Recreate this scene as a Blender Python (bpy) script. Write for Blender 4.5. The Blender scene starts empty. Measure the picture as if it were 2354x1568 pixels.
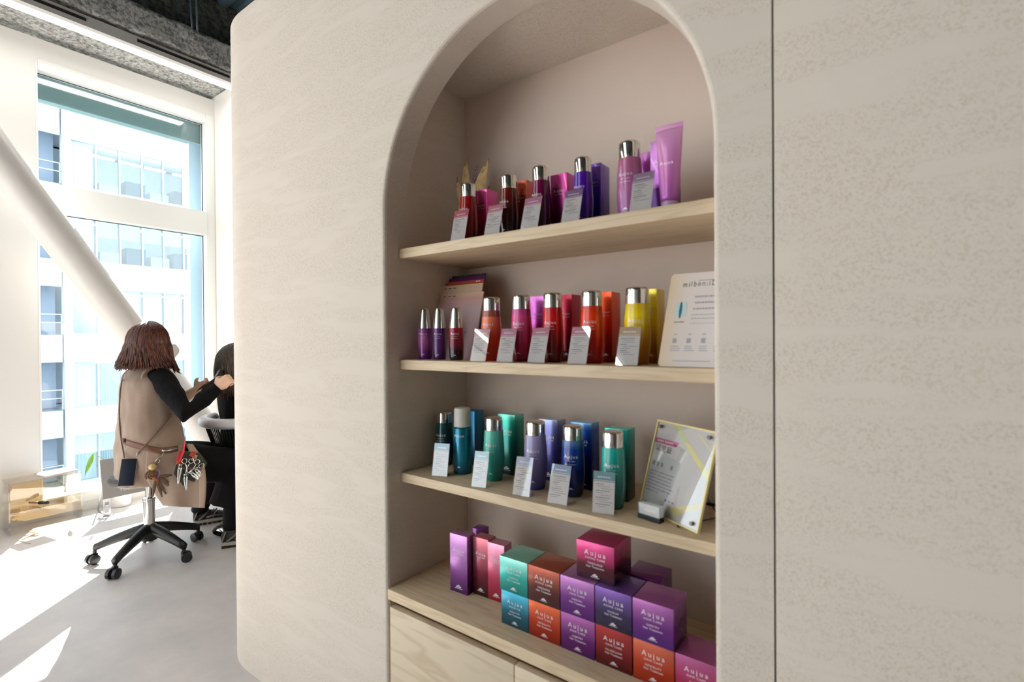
import bpy, bmesh, math, random
from math import sin, cos, pi, radians, sqrt
from mathutils import Vector, Matrix, noise
random.seed(7)
S = bpy.context.scene
COL = S.collection
# ------------------------------------------------------------------ camera, sky, sun, exposure
F_PX, YAW, PITCH, ROLL, EYE = 1148.288, .630579, -.0060216, -.0075976, 1.26
_f = Vector((-sin(YAW)*cos(PITCH), cos(YAW)*cos(PITCH), sin(PITCH)))
_r = Vector((cos(YAW), sin(YAW), 0)); _u = _r.cross(_f)
RIGHT = _r*cos(ROLL) + _u*sin(ROLL); UP = -_r*sin(ROLL) + _u*cos(ROLL); FWD = _f
CAM = Vector((0, 0, EYE))
cd = bpy.data.cameras.new('camera'); cam = bpy.data.objects.new('camera', cd); COL.objects.link(cam)
cd.sensor_width = 36; cd.lens = 36*F_PX/2354; cd.clip_start = .02; cd.clip_end = 300
cam.matrix_world = Matrix(((RIGHT.x, UP.x, -FWD.x, 0), (RIGHT.y, UP.y, -FWD.y, 0), (RIGHT.z, UP.z, -FWD.z, EYE), (0, 0, 0, 1)))
cd.dof.use_dof = True; cd.dof.focus_distance = 2.6; cd.dof.aperture_fstop = 3.2
S.camera = cam
S.view_settings.view_transform = 'Standard'; S.view_settings.look = 'None'; S.view_settings.gamma = 1
S.view_settings.use_curve_mapping = False
S.view_settings.exposure = 1.06
S.cycles.max_bounces = 10; S.cycles.diffuse_bounces = 5; S.cycles.glossy_bounces = 4; S.cycles.transparent_max_bounces = 24
S.cycles.transmission_bounces = 8; S.cycles.caustics_reflective = False; S.cycles.caustics_refractive = False
S.cycles.sample_clamp_indirect = 6
W = bpy.data.worlds.new('sky'); S.world = W; W.use_nodes = True
wb = W.node_tree.nodes['Background']; wb.inputs[0].default_value = (.88, .95, 1, 1); wb.inputs[1].default_value = 1.7
sd = bpy.data.lights.new('sun', 'SUN'); sun = bpy.data.objects.new('sun', sd); COL.objects.link(sun)
sd.energy = 17.0; sd.angle = radians(.55); sd.color = (1, .95, .88)
sun.location = (-12, 6, 12); sun.rotation_euler = Vector((1.06, -.54, -1)).to_track_quat('-Z', 'Y').to_euler()
LED = 9.0            # radiance of the linear ceiling lights

# pixel of the photograph -> point of a plane of the room
def _ray(p): return RIGHT*((p[0]-1177)/F_PX) - UP*((p[1]-784)/F_PX) + FWD
def onY(p, Y): d = _ray(p); return CAM + d*(Y/d.y)
def onX(p, X): d = _ray(p); return CAM + d*(X/d.x)
def onZ(p, Z): d = _ray(p); return CAM + d*((Z-EYE)/d.z)
def onD(p, dep): return CAM + _ray(p)*dep
def depth(P): return (P-CAM).dot(FWD)

# ------------------------------------------------------------------ materials
def lin(r, g=None, b=None):
    if g is None: r, g, b = r
    f = lambda v: (v/255/12.92) if v/255 <= .04045 else ((v/255+.055)/1.055)**2.4
    return (f(r), f(g), f(b), 1)
MATS = {}
def nodes(name):
    m = bpy.data.materials.new(name); m.use_nodes = True
    nt = m.node_tree; return m, nt, nt.nodes['Principled BSDF']
def N(nt, t, **k):
    n = nt.nodes.new(t)
    for a, v in k.items():
        if a in n.inputs: n.inputs[a].default_value = v
        else: setattr(n, a, v)
    return n
def mat(name, col, rough=.5, metal=0, coat=0, trans=0, spec=.5, sheen=0, bump=0, bscale=200, emit=0, vary=0):
    if name in MATS: return MATS[name]
    m, nt, b = nodes(name); L = nt.links
    b.inputs['Base Color'].default_value = lin(col) if max(col) > 1.001 else (*col, 1)
    b.inputs['Roughness'].default_value = rough; b.inputs['Metallic'].default_value = metal
    b.inputs['Coat Weight'].default_value = coat; b.inputs['Coat Roughness'].default_value = .06
    b.inputs['Transmission Weight'].default_value = trans; b.inputs['Specular IOR Level'].default_value = spec
    b.inputs['Sheen Weight'].default_value = sheen
    if emit:
        b.inputs['Emission Color'].default_value = (1, .96, .92, 1); b.inputs['Emission Strength'].default_value = emit
    if bump or vary:
        tc = N(nt, 'ShaderNodeTexCoord'); n = N(nt, 'ShaderNodeTexNoise'); n.inputs['Scale'].default_value = bscale; n.inputs['Detail'].default_value = 3
        L.new(tc.outputs['Object'], n.inputs['Vector'])
        if bump:
            bp = N(nt, 'ShaderNodeBump'); bp.inputs['Strength'].default_value = bump; bp.inputs['Distance'].default_value = .004
            L.new(n.outputs['Fac'], bp.inputs['Height']); L.new(bp.outputs['Normal'], b.inputs['Normal'])
        if vary:
            r = N(nt, 'ShaderNodeValToRGB'); c = b.inputs['Base Color'].default_value
            r.color_ramp.elements[0].position = .3; r.color_ramp.elements[1].position = .7
            r.color_ramp.elements[0].color = (*[x*(1-vary) for x in c[:3]], 1); r.color_ramp.elements[1].color = (*[min(1, x*(1+vary)) for x in c[:3]], 1)
            L.new(n.outputs['Fac'], r.inputs['Fac']); L.new(r.outputs['Color'], b.inputs['Base Color'])
    MATS[name] = m; return m
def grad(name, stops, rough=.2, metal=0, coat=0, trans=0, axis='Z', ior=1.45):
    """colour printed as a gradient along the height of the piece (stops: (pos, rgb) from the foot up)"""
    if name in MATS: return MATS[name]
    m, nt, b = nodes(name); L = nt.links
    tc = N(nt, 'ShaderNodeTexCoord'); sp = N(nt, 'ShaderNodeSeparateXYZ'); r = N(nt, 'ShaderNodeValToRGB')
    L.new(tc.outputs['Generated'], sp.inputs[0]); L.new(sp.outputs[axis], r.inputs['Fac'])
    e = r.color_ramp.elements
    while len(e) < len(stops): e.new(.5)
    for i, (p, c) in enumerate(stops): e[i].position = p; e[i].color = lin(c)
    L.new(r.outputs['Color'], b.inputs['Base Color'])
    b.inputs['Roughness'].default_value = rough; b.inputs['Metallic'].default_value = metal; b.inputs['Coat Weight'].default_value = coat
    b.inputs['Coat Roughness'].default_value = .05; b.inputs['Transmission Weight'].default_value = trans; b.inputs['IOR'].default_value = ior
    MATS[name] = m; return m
def plaster_mat():
    m, nt, b = nodes('sand_plaster'); L = nt.links
    tc = N(nt, 'ShaderNodeTexCoord')
    mp = N(nt, 'ShaderNodeMapping'); mp.inputs['Scale'].default_value = (1.5, 1.5, 9); mp.inputs['Rotation'].default_value = (0, radians(9), 0)
    L.new(tc.outputs['Object'], mp.inputs['Vector'])
    st = N(nt, 'ShaderNodeTexNoise'); st.inputs['Scale'].default_value = 2.6; st.inputs['Detail'].default_value = 5; st.inputs['Distortion'].default_value = .5
    L.new(mp.outputs[0], st.inputs['Vector'])
    gr = N(nt, 'ShaderNodeTexNoise'); gr.inputs['Scale'].default_value = 290; gr.inputs['Detail'].default_value = 2
    L.new(tc.outputs['Object'], gr.inputs['Vector'])
    g2 = N(nt, 'ShaderNodeTexNoise'); g2.inputs['Scale'].default_value = 62; g2.inputs['Detail'].default_value = 3
    L.new(tc.outputs['Object'], g2.inputs['Vector'])
    r1 = N(nt, 'ShaderNodeValToRGB'); r1.color_ramp.elements[0].position = .24; r1.color_ramp.elements[1].position = .52   # open pores
    L.new(gr.outputs['Fac'], r1.inputs['Fac'])
    r2 = N(nt, 'ShaderNodeValToRGB'); r2.color_ramp.elements[0].position = .40; r2.color_ramp.elements[1].position = .60   # trowelled streaks
    L.new(st.outputs['Fac'], r2.inputs['Fac'])
    mx = N(nt, 'ShaderNodeMath', operation='MAXIMUM'); L.new(r1.outputs['Color'], mx.inputs[0]); L.new(r2.outputs['Color'], mx.inputs[1])
    cr = N(nt, 'ShaderNodeMix', data_type='RGBA'); cr.inputs[6].default_value = lin(204, 192, 175); cr.inputs[7].default_value = lin(226, 215, 203)
    L.new(mx.outputs[0], cr.inputs[0]); L.new(cr.outputs[2], b.inputs['Base Color'])
    a1 = N(nt, 'ShaderNodeMath', operation='MULTIPLY_ADD'); a1.inputs[1].default_value = .5; L.new(g2.outputs['Fac'], a1.inputs[0]); L.new(mx.outputs[0], a1.inputs[2])
    bp = N(nt, 'ShaderNodeBump'); bp.inputs['Strength'].default_value = .24; bp.inputs['Distance'].default_value = .0022
    L.new(a1.outputs[0], bp.inputs['Height']); L.new(bp.outputs[0], b.inputs['Normal'])
    b.inputs['Roughness'].default_value = .9; b.inputs['Specular IOR Level'].default_value = .2
    return m
def wood_mat(name, c0, c1, scale=(1.6, 22, 22), rough=.5):
    m, nt, b = nodes(name); L = nt.links
    tc = N(nt, 'ShaderNodeTexCoord'); mp = N(nt, 'ShaderNodeMapping'); mp.inputs['Scale'].default_value = scale
    L.new(tc.outputs['Object'], mp.inputs['Vector'])
    n = N(nt, 'ShaderNodeTexNoise'); n.inputs['Scale'].default_value = 1.3; n.inputs['Detail'].default_value = 3; n.inputs['Distortion'].default_value = .35
    L.new(mp.outputs[0], n.inputs['Vector'])
    k = N(nt, 'ShaderNodeMath', operation='MULTIPLY'); k.inputs[1].default_value = 7; L.new(n.outputs['Fac'], k.inputs[0])
    fr = N(nt, 'ShaderNodeMath', operation='PINGPONG'); fr.inputs[1].default_value = .5; L.new(k.outputs[0], fr.inputs[0])
    r = N(nt, 'ShaderNodeValToRGB'); r.color_ramp.elements[0].color = lin(c0); r.color_ramp.elements[1].color = lin(c1); r.color_ramp.elements[1].position = .28
    L.new(fr.outputs[0], r.inputs['Fac']); L.new(r.outputs[0], b.inputs['Base Color'])
    b.inputs['Roughness'].default_value = rough; return m
def glass_mat(name, tint=(1, 1, 1), refl=.08, rough=0):
    """thin clear sheet: straight-through light plus a Fresnel reflection"""
    if name in MATS: return MATS[name]
    m, nt, b = nodes(name); L = nt.links; nt.nodes.remove(b)
    t = N(nt, 'ShaderNodeBsdfTransparent'); t.inputs[0].default_value = (*tint, 1)
    g = N(nt, 'ShaderNodeBsdfGlossy'); g.inputs['Roughness'].default_value = rough
    fz = N(nt, 'ShaderNodeLayerWeight'); fz.inputs['Blend'].default_value = .5
    pw = N(nt, 'ShaderNodeMath', operation='POWER'); pw.inputs[1].default_value = 4; L.new(fz.outputs['Facing'], pw.inputs[0])
    ma = N(nt, 'ShaderNodeMath', operation='MULTIPLY_ADD'); ma.inputs[1].default_value = .8; ma.inputs[2].default_value = refl; L.new(pw.outputs[0], ma.inputs[0])
    x = N(nt, 'ShaderNodeMixShader'); L.new(ma.outputs[0], x.inputs[0]); L.new(t.outputs[0], x.inputs[1]); L.new(g.outputs[0], x.inputs[2])
    L.new(x.outputs[0], nt.nodes['Material Output'].inputs[0]); MATS[name] = m; return m
def floor_mat():
    m, nt, b = nodes('mottled_floor'); L = nt.links
    tc = N(nt, 'ShaderNodeTexCoord'); n = N(nt, 'ShaderNodeTexNoise'); n.inputs['Scale'].default_value = 2.4; n.inputs['Detail'].default_value = 8; n.inputs['Roughness'].default_value = .65
    L.new(tc.outputs['Object'], n.inputs['Vector'])
    r = N(nt, 'ShaderNodeValToRGB'); e = r.color_ramp.elements; e[0].position = .32; e[0].color = lin(200, 195, 195); e[1].position = .68; e[1].color = lin(226, 217, 214)
    L.new(n.outputs['Fac'], r.inputs['Fac']); L.new(r.outputs[0], b.inputs['Base Color']); b.inputs['Roughness'].default_value = .42
    b.inputs['Specular IOR Level'].default_value = .4
    return m
def spray_mat(name, c0, c1, sc=38):
    m, nt, b = nodes(name); L = nt.links
    tc = N(nt, 'ShaderNodeTexCoord'); n = N(nt, 'ShaderNodeTexNoise'); n.inputs['Scale'].default_value = sc; n.inputs['Detail'].default_value = 6; n.inputs['Roughness'].default_value = .7
    L.new(tc.outputs['Object'], n.inputs['Vector'])
    r = N(nt, 'ShaderNodeValToRGB'); e = r.color_ramp.elements; e[0].position = .36; e[0].color = lin(c0); e[1].position = .58; e[1].color = lin(c1)
    L.new(n.outputs['Fac'], r.inputs['Fac']); L.new(r.outputs[0], b.inputs['Base Color']); b.inputs['Roughness'].default_value = .95
    bp = N(nt, 'ShaderNodeBump'); bp.inputs['Strength'].default_value = .9; bp.inputs['Distance'].default_value = .03
    L.new(n.outputs['Fac'], bp.inputs['Height']); L.new(bp.outputs[0], b.inputs['Normal']); return m

PLASTER = plaster_mat()
NICHE = mat('niche_paint', (226, 208, 196), .75, bump=.12, bscale=160)
WHITE = mat('white_paint', (232, 230, 226), .6)
FRAME = mat('white_frame', (240, 240, 238), .35)
OAK = wood_mat('pale_oak', (208, 184, 150), (222, 200, 168))
OAKV = wood_mat('pale_oak_front', (204, 184, 156), (221, 204, 178), (1.2, 16, 9), .45)
DARKGAP = mat('dark_gap', (38, 30, 28), .8)
FLOOR = floor_mat()
SPRAY = spray_mat('sprayed_fireproofing_lit', (120, 116, 112), (226, 226, 222))  # lightened colour stands in for strip light on the beam underside
SPRAYD = spray_mat('dark_fireproofing_shaded', (56, 57, 54), (112, 114, 108), 22)  # darker copy paints the beam's unlit side; also the dark ceiling
DECK = mat('steel_deck', (96, 120, 132), .45, .5)
CHROME = mat('chrome', (225, 222, 218), .07, 1)
STEEL = mat('brushed_steel', (190, 192, 194), .28, 1)
BLACKP = mat('black_plastic', (26, 27, 28), .42)
GLASS = glass_mat('window_glass', (.96, .985, .985), .03)
ACRYL = glass_mat('clear_acrylic', (.97, .97, .98), .09)
AMBER = glass_mat('amber_acrylic', (1, .93, .80), .1)
PAPER = mat('card_paper', (226, 219, 214), .55)
INKG = mat('grey_print', (128, 122, 128), .7)
INKD = mat('dark_print', (70, 66, 72), .6)
FOILW = mat('silver_print', (236, 230, 236), .35, .25)
EMIT = mat('led_diffuser', (255, 250, 244), .5, emit=LED)

# ------------------------------------------------------------------ mesh helpers
JOINED = {'lettering', 'fine_print', 'header_lettering', 'ribbon_lettering', 'script_lettering', 'gasket', 'track_slot', 'wire', 'laces', 'overlay', 'header_band', 'frame'}
class MB:
    def __init__(s): s.v = []; s.f = []
    def add(s, vs, fs):
        o = len(s.v); s.v += [tuple(v) for v in vs]; s.f += [tuple(i+o for i in f) for f in fs]; return s
    def box(s, x0, x1, y0, y1, z0, z1):
        return s.add([(x0,y0,z0),(x1,y0,z0),(x1,y1,z0),(x0,y1,z0),(x0,y0,z1),(x1,y0,z1),(x1,y1,z1),(x0,y1,z1)],
                     [(0,3,2,1),(4,5,6,7),(0,1,5,4),(1,2,6,5),(2,3,7,6),(3,0,4,7)])
    def rings(s, rs, cap=True, close=True):
        n = len(rs[0]); vs = [p for r in rs for p in r]; fs = []
        for i in range(len(rs)-1):
            for j in range(n if close else n-1):
                k = (j+1) % n; fs.append((i*n+j, i*n+k, (i+1)*n+k, (i+1)*n+j))
        if cap and close: fs += [tuple(range(n-1, -1, -1)), tuple((len(rs)-1)*n+j for j in range(n))]
        return s.add(vs, fs)
    def lathe(s, prof, n=24, c=(0, 0, 0), sx=1, sy=1):
        return s.rings([[(c[0]+r*sx*cos(2*pi*j/n), c[1]+r*sy*sin(2*pi*j/n), c[2]+z) for j in range(n)] for r, z in prof])
    def tube(s, pts, rad, n=10, squash=1, up=None):
        pts = [Vector(p) for p in pts]; rs = []
        if not hasattr(rad, '__len__'): rad = [rad]*len(pts)
        a = None
        for i, p in enumerate(pts):
            t = (pts[min(i+1, len(pts)-1)] - pts[max(i-1, 0)]).normalized()
            if a is None: a = Vector(up) if up else (Vector((0, 0, 1)) if abs(t.z) < .9 else Vector((1, 0, 0)))
            a = (a - t*a.dot(t)).normalized(); b = t.cross(a)
            rs.append([p + a*rad[i]*cos(2*pi*j/n) + b*rad[i]*squash*sin(2*pi*j/n) for j in range(n)])
        return s.rings(rs)
    def ball(s, c, r, n=12, m=8, rot=None):
        if not hasattr(r, '__len__'): r = (r, r, r)
        vs = []; c = Vector(c)
        for i in range(m+1):
            th = pi*i/m
            for j in range(n):
                p = Vector((r[0]*sin(th)*cos(2*pi*j/n), r[1]*sin(th)*sin(2*pi*j/n), r[2]*cos(th)))
                if rot: p = rot @ p
                vs.append(c+p)
        fs = [(i*n+j, (i+1)*n+j, (i+1)*n+(j+1)%n, i*n+(j+1)%n) for i in range(m) for j in range(n)]
        return s.add(vs, fs)
    def grid(s, rows, th=0):
        """sheet from rows of points; th gives it a thickness along its normals"""
        R, C = len(rows), len(rows[0]); g = [[Vector(p) for p in r] for r in rows]
        fs = [(i*C+j, i*C+j+1, (i+1)*C+j+1, (i+1)*C+j) for i in range(R-1) for j in range(C-1)]
        if not th: return s.add([p for r in g for p in r], fs)
        nb = []
        for i in range(R):
            for j in range(C):
                du = g[i][min(j+1, C-1)]-g[i][max(j-1, 0)]; dv = g[min(i+1, R-1)][j]-g[max(i-1, 0)][j]
                nb.append(g[i][j] - du.cross(dv).normalized()*th)
        o = R*C; f2 = fs + [tuple(o+i for i in reversed(f)) for f in fs]
        edge = [j for j in range(C)] + [i*C+C-1 for i in range(1, R)] + [(R-1)*C+j for j in range(C-2, -1, -1)] + [i*C for i in range(R-2, 0, -1)]
        for a, b in zip(edge, edge[1:]+edge[:1]): f2.append((b, a, o+a, o+b))
        return s.add([p for r in g for p in r]+nb, f2)
    def obj(s, name, m, parent=None, smooth=False, bevel=0, off=None, seg=2):
        me = bpy.data.meshes.new(name); vs = s.v if off is None else [tuple(Vector(v)-off) for v in s.v]
        me.from_pydata(vs, [], s.f); return finish(name, me, m, parent, smooth, bevel, seg)
def finish(name, me, m, parent=None, smooth=False, bevel=0, seg=2):
    bm = bmesh.new(); bm.from_mesh(me)
    bmesh.ops.remove_doubles(bm, verts=bm.verts, dist=1e-6)
    if bevel: bmesh.ops.bevel(bm, geom=[e for e in bm.edges if len(e.link_faces) == 2 and e.calc_face_angle(0) > .5], offset=bevel, segments=seg, affect='EDGES', profile=.6)
    bmesh.ops.recalc_face_normals(bm, faces=bm.faces)
    bm.to_mesh(me); bm.free()
    if smooth is True: me.polygons.foreach_set('use_smooth', [True]*len(me.polygons))
    me.materials.append(m)
    o = bpy.data.objects.new(name, me); COL.objects.link(o)
    if parent: o.parent = parent
    if name in JOINED: o['kind'] = 'stuff'
    if smooth == 'angle' or bevel: o.data.polygons.foreach_set('use_smooth', [True]*len(me.polygons)); sharp(me)
    return o
def sharp(me, ang=.6):
    bm = bmesh.new(); bm.from_mesh(me)
    for e in bm.edges:
        if len(e.link_faces) == 2 and e.calc_face_angle(0) > ang: e.smooth = False
    bm.to_mesh(me); bm.free()
def share(o, name, parent, loc=(0, 0, 0), m=None):
    c = bpy.data.objects.new(name, o.data if hasattr(o, 'data') else o); COL.objects.link(c); c.parent = parent; c.location = loc
    return c
def tag(o, label=None, cat=None, group=None, kind=None):
    if label: o['label'] = label
    if cat: o['category'] = cat
    if group: o['group'] = group
    if kind: o['kind'] = kind
    return o
def thing(name, label, cat, loc=(0, 0, 0), rz=0, group=None):
    o = bpy.data.objects.new(name, None); COL.objects.link(o); o.location = loc; o.rotation_euler = (0, 0, rz); o.empty_display_size = .05
    return tag(o, label, cat, group)
def struct(o): return tag(o, kind='structure')
TXT = {}
def text_mesh(s, size, spacing=1.0, align='CENTER'):
    k = (s, size, spacing, align)
    if k not in TXT:
        cu = bpy.data.curves.new('t', 'FONT'); cu.body = s; cu.size = size; cu.align_x = align; cu.space_character = spacing; cu.resolution_u = 2
        o = bpy.data.objects.new('t', cu); COL.objects.link(o)
        dg = bpy.context.evaluated_depsgraph_get(); me = bpy.data.meshes.new_from_object(o.evaluated_get(dg))
        TXT[k] = ([tuple(v.co) for v in me.vertices], [tuple(p.vertices) for p in me.polygons])
        bpy.data.objects.remove(o); bpy.data.curves.remove(cu); bpy.data.meshes.remove(me)
    return TXT[k]
def add_text(mb, s, size, x, z, y=0, spacing=1.0, align='CENTER', bend=None):
    """lettering on a face that looks towards -Y; bend = radius as a function of height wraps it round a bottle"""
    v, f = text_mesh(s, size, spacing, align); out = []
    for (a, b, _) in v:
        X, Z = a+x, b+z
        if bend: R = bend(Z)+.0004; out.append((R*sin(X/R), -R*cos(X/R), Z))
        else: out.append((X, y, Z))
    mb.add(out, f)
def bars(mb, rows, y=0):
    for x0, x1, z0, z1 in rows: mb.add([(x0,y,z0),(x1,y,z0),(x1,y,z1),(x0,y,z1)], [(0,1,2,3)])

# ------------------------------------------------------------------ the room
WY, NB, NL, NR = .93, 1.278, -1.124, -.235        # plaster wall, niche back, niche left and right
AC, AR, ASP = (NL+NR)/2, (NR-NL)/2, 1.615         # arch
LIP, NTOP, WTOP, SEAM = 1.012, 2.064, 2.50, -.1385
XW = -4.75                                        # window wall
fl = struct(MB().box(XW-.2, 3.2, -5.2, 5.2, -.12, 0).obj('floor', FLOOR))

def arch(n=40, d=0):
    p = [(NL-d, 0.0), (NL-d, ASP)]
    p += [(AC-(AR+d)*cos(pi*i/n), ASP+(AR+d)*sin(pi*i/n)) for i in range(1, n)]
    return p + [(NR+d, ASP), (NR+d, 0.0)]
mb = MB(); n = 90
prof = [(.010, WY), (.0055, WY+.0012), (.002, WY+.0045), (0, WY+.010), (0, LIP)]
mb.rings([[(x, y, z) for x, z in arch(n, d)] for d, y in prof], cap=False, close=False)
A = arch(n, .010); x0w, rw = -1.94, .35
plan = [(x0w - rw*sin(a), WY+rw-rw*cos(a)) for a in [pi/2*i/40 for i in range(40, -1, -1)]]   # rounded end of the wall
plan = [(x0w-rw, 2.035)] + plan
mb.rings([[(x, y, 0) for x, y in plan], [(x, y, WTOP) for x, y in plan]], cap=False, close=False)
mb.add([(x0w, WY, 0), (A[0][0], WY, 0), (A[1][0], WY, ASP), (A[1][0], WY, WTOP), (x0w, WY, WTOP)], [(0, 1, 2, 3, 4)])
for i in range(1, len(A)-2):
    (xa, za), (xb, zb) = A[i], A[i+1]
    mb.add([(xa, WY, za), (xb, WY, zb), (xb, WY, WTOP), (xa, WY, WTOP)], [(0, 1, 2, 3)])
mb.add([(A[-1][0], WY, 0), (SEAM-.0016, WY, 0), (SEAM-.0016, WY, WTOP), (A[-1][0], WY, WTOP), (SEAM-.0016, WY+.03, 0), (SEAM-.0016, WY+.03, WTOP)], [(0, 1, 2, 3), (1, 4, 5, 2)])
# inner faces of the niche: back of the lip, sides and top
B = arch(n)
for i in range(1, len(B)-2):
    (xa, za), (xb, zb) = B[i], B[i+1]
    mb.add([(xa, LIP, za), (xb, LIP, zb), (xb, LIP, NTOP+.002), (xa, LIP, NTOP+.002)], [(3, 2, 1, 0)])
mb.add([(NL, LIP, 0), (NL, NB, 0), (NL, NB, NTOP), (NL, LIP, NTOP)], [(0, 1, 2, 3)])
mb.add([(NR, LIP, 0), (NR, NB, 0), (NR, NB, NTOP), (NR, LIP, NTOP)], [(3, 2, 1, 0)])
mb.add([(NL, LIP, NTOP), (NR, LIP, NTOP), (NR, NB, NTOP), (NL, NB, NTOP)], [(0, 1, 2, 3)])
# top and back of the wall body
cap = [(x, y, WTOP) for x, y in plan] + [(SEAM-.0016, WY, WTOP), (SEAM-.0016, 2.035, WTOP)]
mb.add(cap, [tuple(range(len(cap)))])
wb_ = mb.obj('wall_back', PLASTER); struct(wb_)
struct(MB().box(NL-.02, NR+.02, NB, NB+.03, 0, NTOP+.02).obj('trim_1', NICHE)); bpy.data.objects['trim_1'].name = 'wall_niche'
struct(MB().box(SEAM+.0016, 3.0, WY-.001, 2.035, 0, WTOP).obj('wall_right', PLASTER, bevel=.0015))
struct(MB().box(SEAM-.0014, SEAM+.0014, WY+.012, WY+.03, 0, WTOP).obj('trim_1', DARKGAP))

# window wall (x = XW) with three openings; the first one is in the picture
WIN = [(.873, 2.04, .07, 3.25), (-2.3, -.2, .07, 3.25), (-4.7, -2.75, .07, 3.25)]
mb = MB(); ys = sorted([(a, b) for a, b, _, _ in WIN]); y = -5.0
for a, b in ys:
    if a > y: mb.box(XW-.25, XW, y, a, 0, 3.39)
    mb.box(XW-.25, XW, a, b, 0, .07); mb.box(XW-.25, XW, a, b, 3.25, 3.39); y = b
mb.box(XW-.25, XW, y, 5.2, 0, 3.39)
struct(mb.obj('wall_left', WHITE))
def window(i, y0, y1, z0, z1, split=True):
    root = bpy.data.objects.new('window_%d' % i, None); COL.objects.link(root); struct(root)
    gy0, gy1 = y0+.012, y1-.07; t = .06; xg = XW-.07
    fr = MB()
    fr.box(xg-.03, XW+.004, y0+.0005, gy0, z0, z1); fr.box(xg-.03, XW+.004, gy1, y1-.0005, z0, z1)
    fr.box(xg-.03, XW+.004, gy0, gy1, 3.172, z1-.0005); fr.box(xg-.03, XW+.004, gy0, gy1, z0+.0005, .145)
    fr.box(xg-.03, XW+.012, gy0, gy1, 2.185, 2.387)
    fr.obj('frame', FRAME, root, bevel=.004)
    for a, b in ((.145, 2.185), (2.387, 3.172)):
        MB().box(xg-.008, xg, gy0, gy1, a, b).obj('pane', GLASS, root)
        g = MB(); e = .006                                             # black gasket line round the pane
        g.box(xg, xg+.004, gy0, gy1, b-e, b); g.box(xg, xg+.004, gy1-e, gy1, a, b); g.box(xg, xg+.004, gy0, gy0+e, a, b)
        g.obj('gasket', mat('gasket', (70, 78, 84), .6), root)
    MB().box(xg-.30, xg-.22, gy0-.3, gy1+.4, 3.07, 3.4).obj('outer_lintel', mat('lintel_green', (140, 172, 176), .4), root)
    MB().box(xg-.32, xg-.26, gy1-.005, gy1+.12, -.3, 3.6).obj('outer_fin', mat('fin_blue', (186, 218, 242), .35), root)
    return root
for i, w in enumerate(WIN): window(i+1, *w)
# return wall right of the window, outer room walls
struct(MB().box(XW-.25, -3.9, 2.045, 2.2, 0, 3.42).obj('wall_return', WHITE)); bpy.data.objects['wall_return'].name = 'wall_end'
struct(MB().box(3.0, 3.2, -5, 5.2, 0, 4.0).obj('wall_east', mat('grey_paint', (92, 86, 82), .7)))
mb = MB(); xa = XW-.25                          # street front behind the photographer; unseen tall windows added for frontal light
for wa, wb3 in ((-4.3, -2.9), (-2.6, -1.2)):
    mb.box(xa, wa, -5.2, -5, 0, 4.0); mb.box(wa, wb3, -5.2, -5, 0, .25); mb.box(wa, wb3, -5.2, -5, 3.6, 4.0); xa = wb3
mb.box(xa, 3.2, -5.2, -5, 0, 4.0); struct(mb.obj('wall_front', WHITE))
for i, (wa, wb3) in enumerate(((-4.3, -2.9), (-2.6, -1.2))):
    root = bpy.data.objects.new('window_%d' % (i+4), None); COL.objects.link(root); struct(root)
    MB().box(wa, wb3, -5.11, -5.1, .25, 3.6).obj('pane', GLASS, root)
    m = MB(); m.box(wa, wa+.05, -5.14, -5.06, .25, 3.6); m.box(wb3-.05, wb3, -5.14, -5.06, .25, 3.6); m.box(wa, wb3, -5.14, -5.06, 3.55, 3.6); m.box(wa, wb3, -5.14, -5.06, .25, .3); m.obj('frame', FRAME, root)
struct(MB().box(XW-.25, 3.2, 5.0, 5.2, 0, 4.0).obj('wall_rear', WHITE))
struct(MB().box(XW-.25, 3.2, -5.2, 5.2, 4.02, 4.2).obj('ceiling', SPRAYD))
# steel deck visible past the corner of the wall
ceil = bpy.data.objects['ceiling']
dk = MB(); zz = 3.98
for k in range(27):
    y0 = -.6+k*.15
    dk.add([(-4.3, y0, zz), (-1.6, y0, zz), (-1.6, y0+.03, zz+.03), (-4.3, y0+.03, zz+.03), (-4.3, y0+.075, zz+.03), (-1.6, y0+.075, zz+.03), (-1.6, y0+.105, zz), (-4.3, y0+.105, zz), (-4.3, y0+.15, zz), (-1.6, y0+.15, zz)],
           [(0, 1, 2, 3), (3, 2, 5, 4), (4, 5, 6, 7), (7, 6, 9, 8)])
dk.obj('deck_sheet', DECK, ceil)
# sprayed steel beams
def lumpy(name, x0, x1, y0, y1, z0, z1, m, amp=.018):
    bm = bmesh.new(); bmesh.ops.create_cube(bm, size=1)
    for v in bm.verts: v.co = Vector(((x0+x1)/2+v.co.x*(x1-x0), (y0+y1)/2+v.co.y*(y1-y0), (z0+z1)/2+v.co.z*(z1-z0)))
    L = max(x1-x0, y1-y0)
    ax = 0 if x1-x0 > y1-y0 else 1
    es = [e for e in bm.edges if abs((e.verts[0].co-e.verts[1].co)[ax]) > L*.9]
    bmesh.ops.subdivide_edges(bm, edges=es, cuts=int(L/.06), use_grid_fill=True)
    es = [e for e in bm.edges if abs((e.verts[0].co-e.verts[1].co)[ax]) < 1e-4]
    bmesh.ops.subdivide_edges(bm, edges=es, cuts=7, use_grid_fill=True)
    for v in bm.verts:
        d = noise.noise_vector(v.co*7)*amp + noise.noise_vector(v.co*19)*amp*.6; v.co += d
    me = bpy.data.meshes.new(name); bm.to_mesh(me); bm.free()
    return struct(finish(name, me, m, smooth=True))
lumpy('beam_1', -4.98, -4.18, -4.9, 2.4, 3.43, 3.62, SPRAY)
lumpy('beam_2', -4.98, -4.32, -4.9, 2.4, 3.60, 4.05, SPRAYD)
lumpy('beam_3', -4.3, 2.9, 3.5, 3.75, 3.72, 4.05, SPRAYD)
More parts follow.
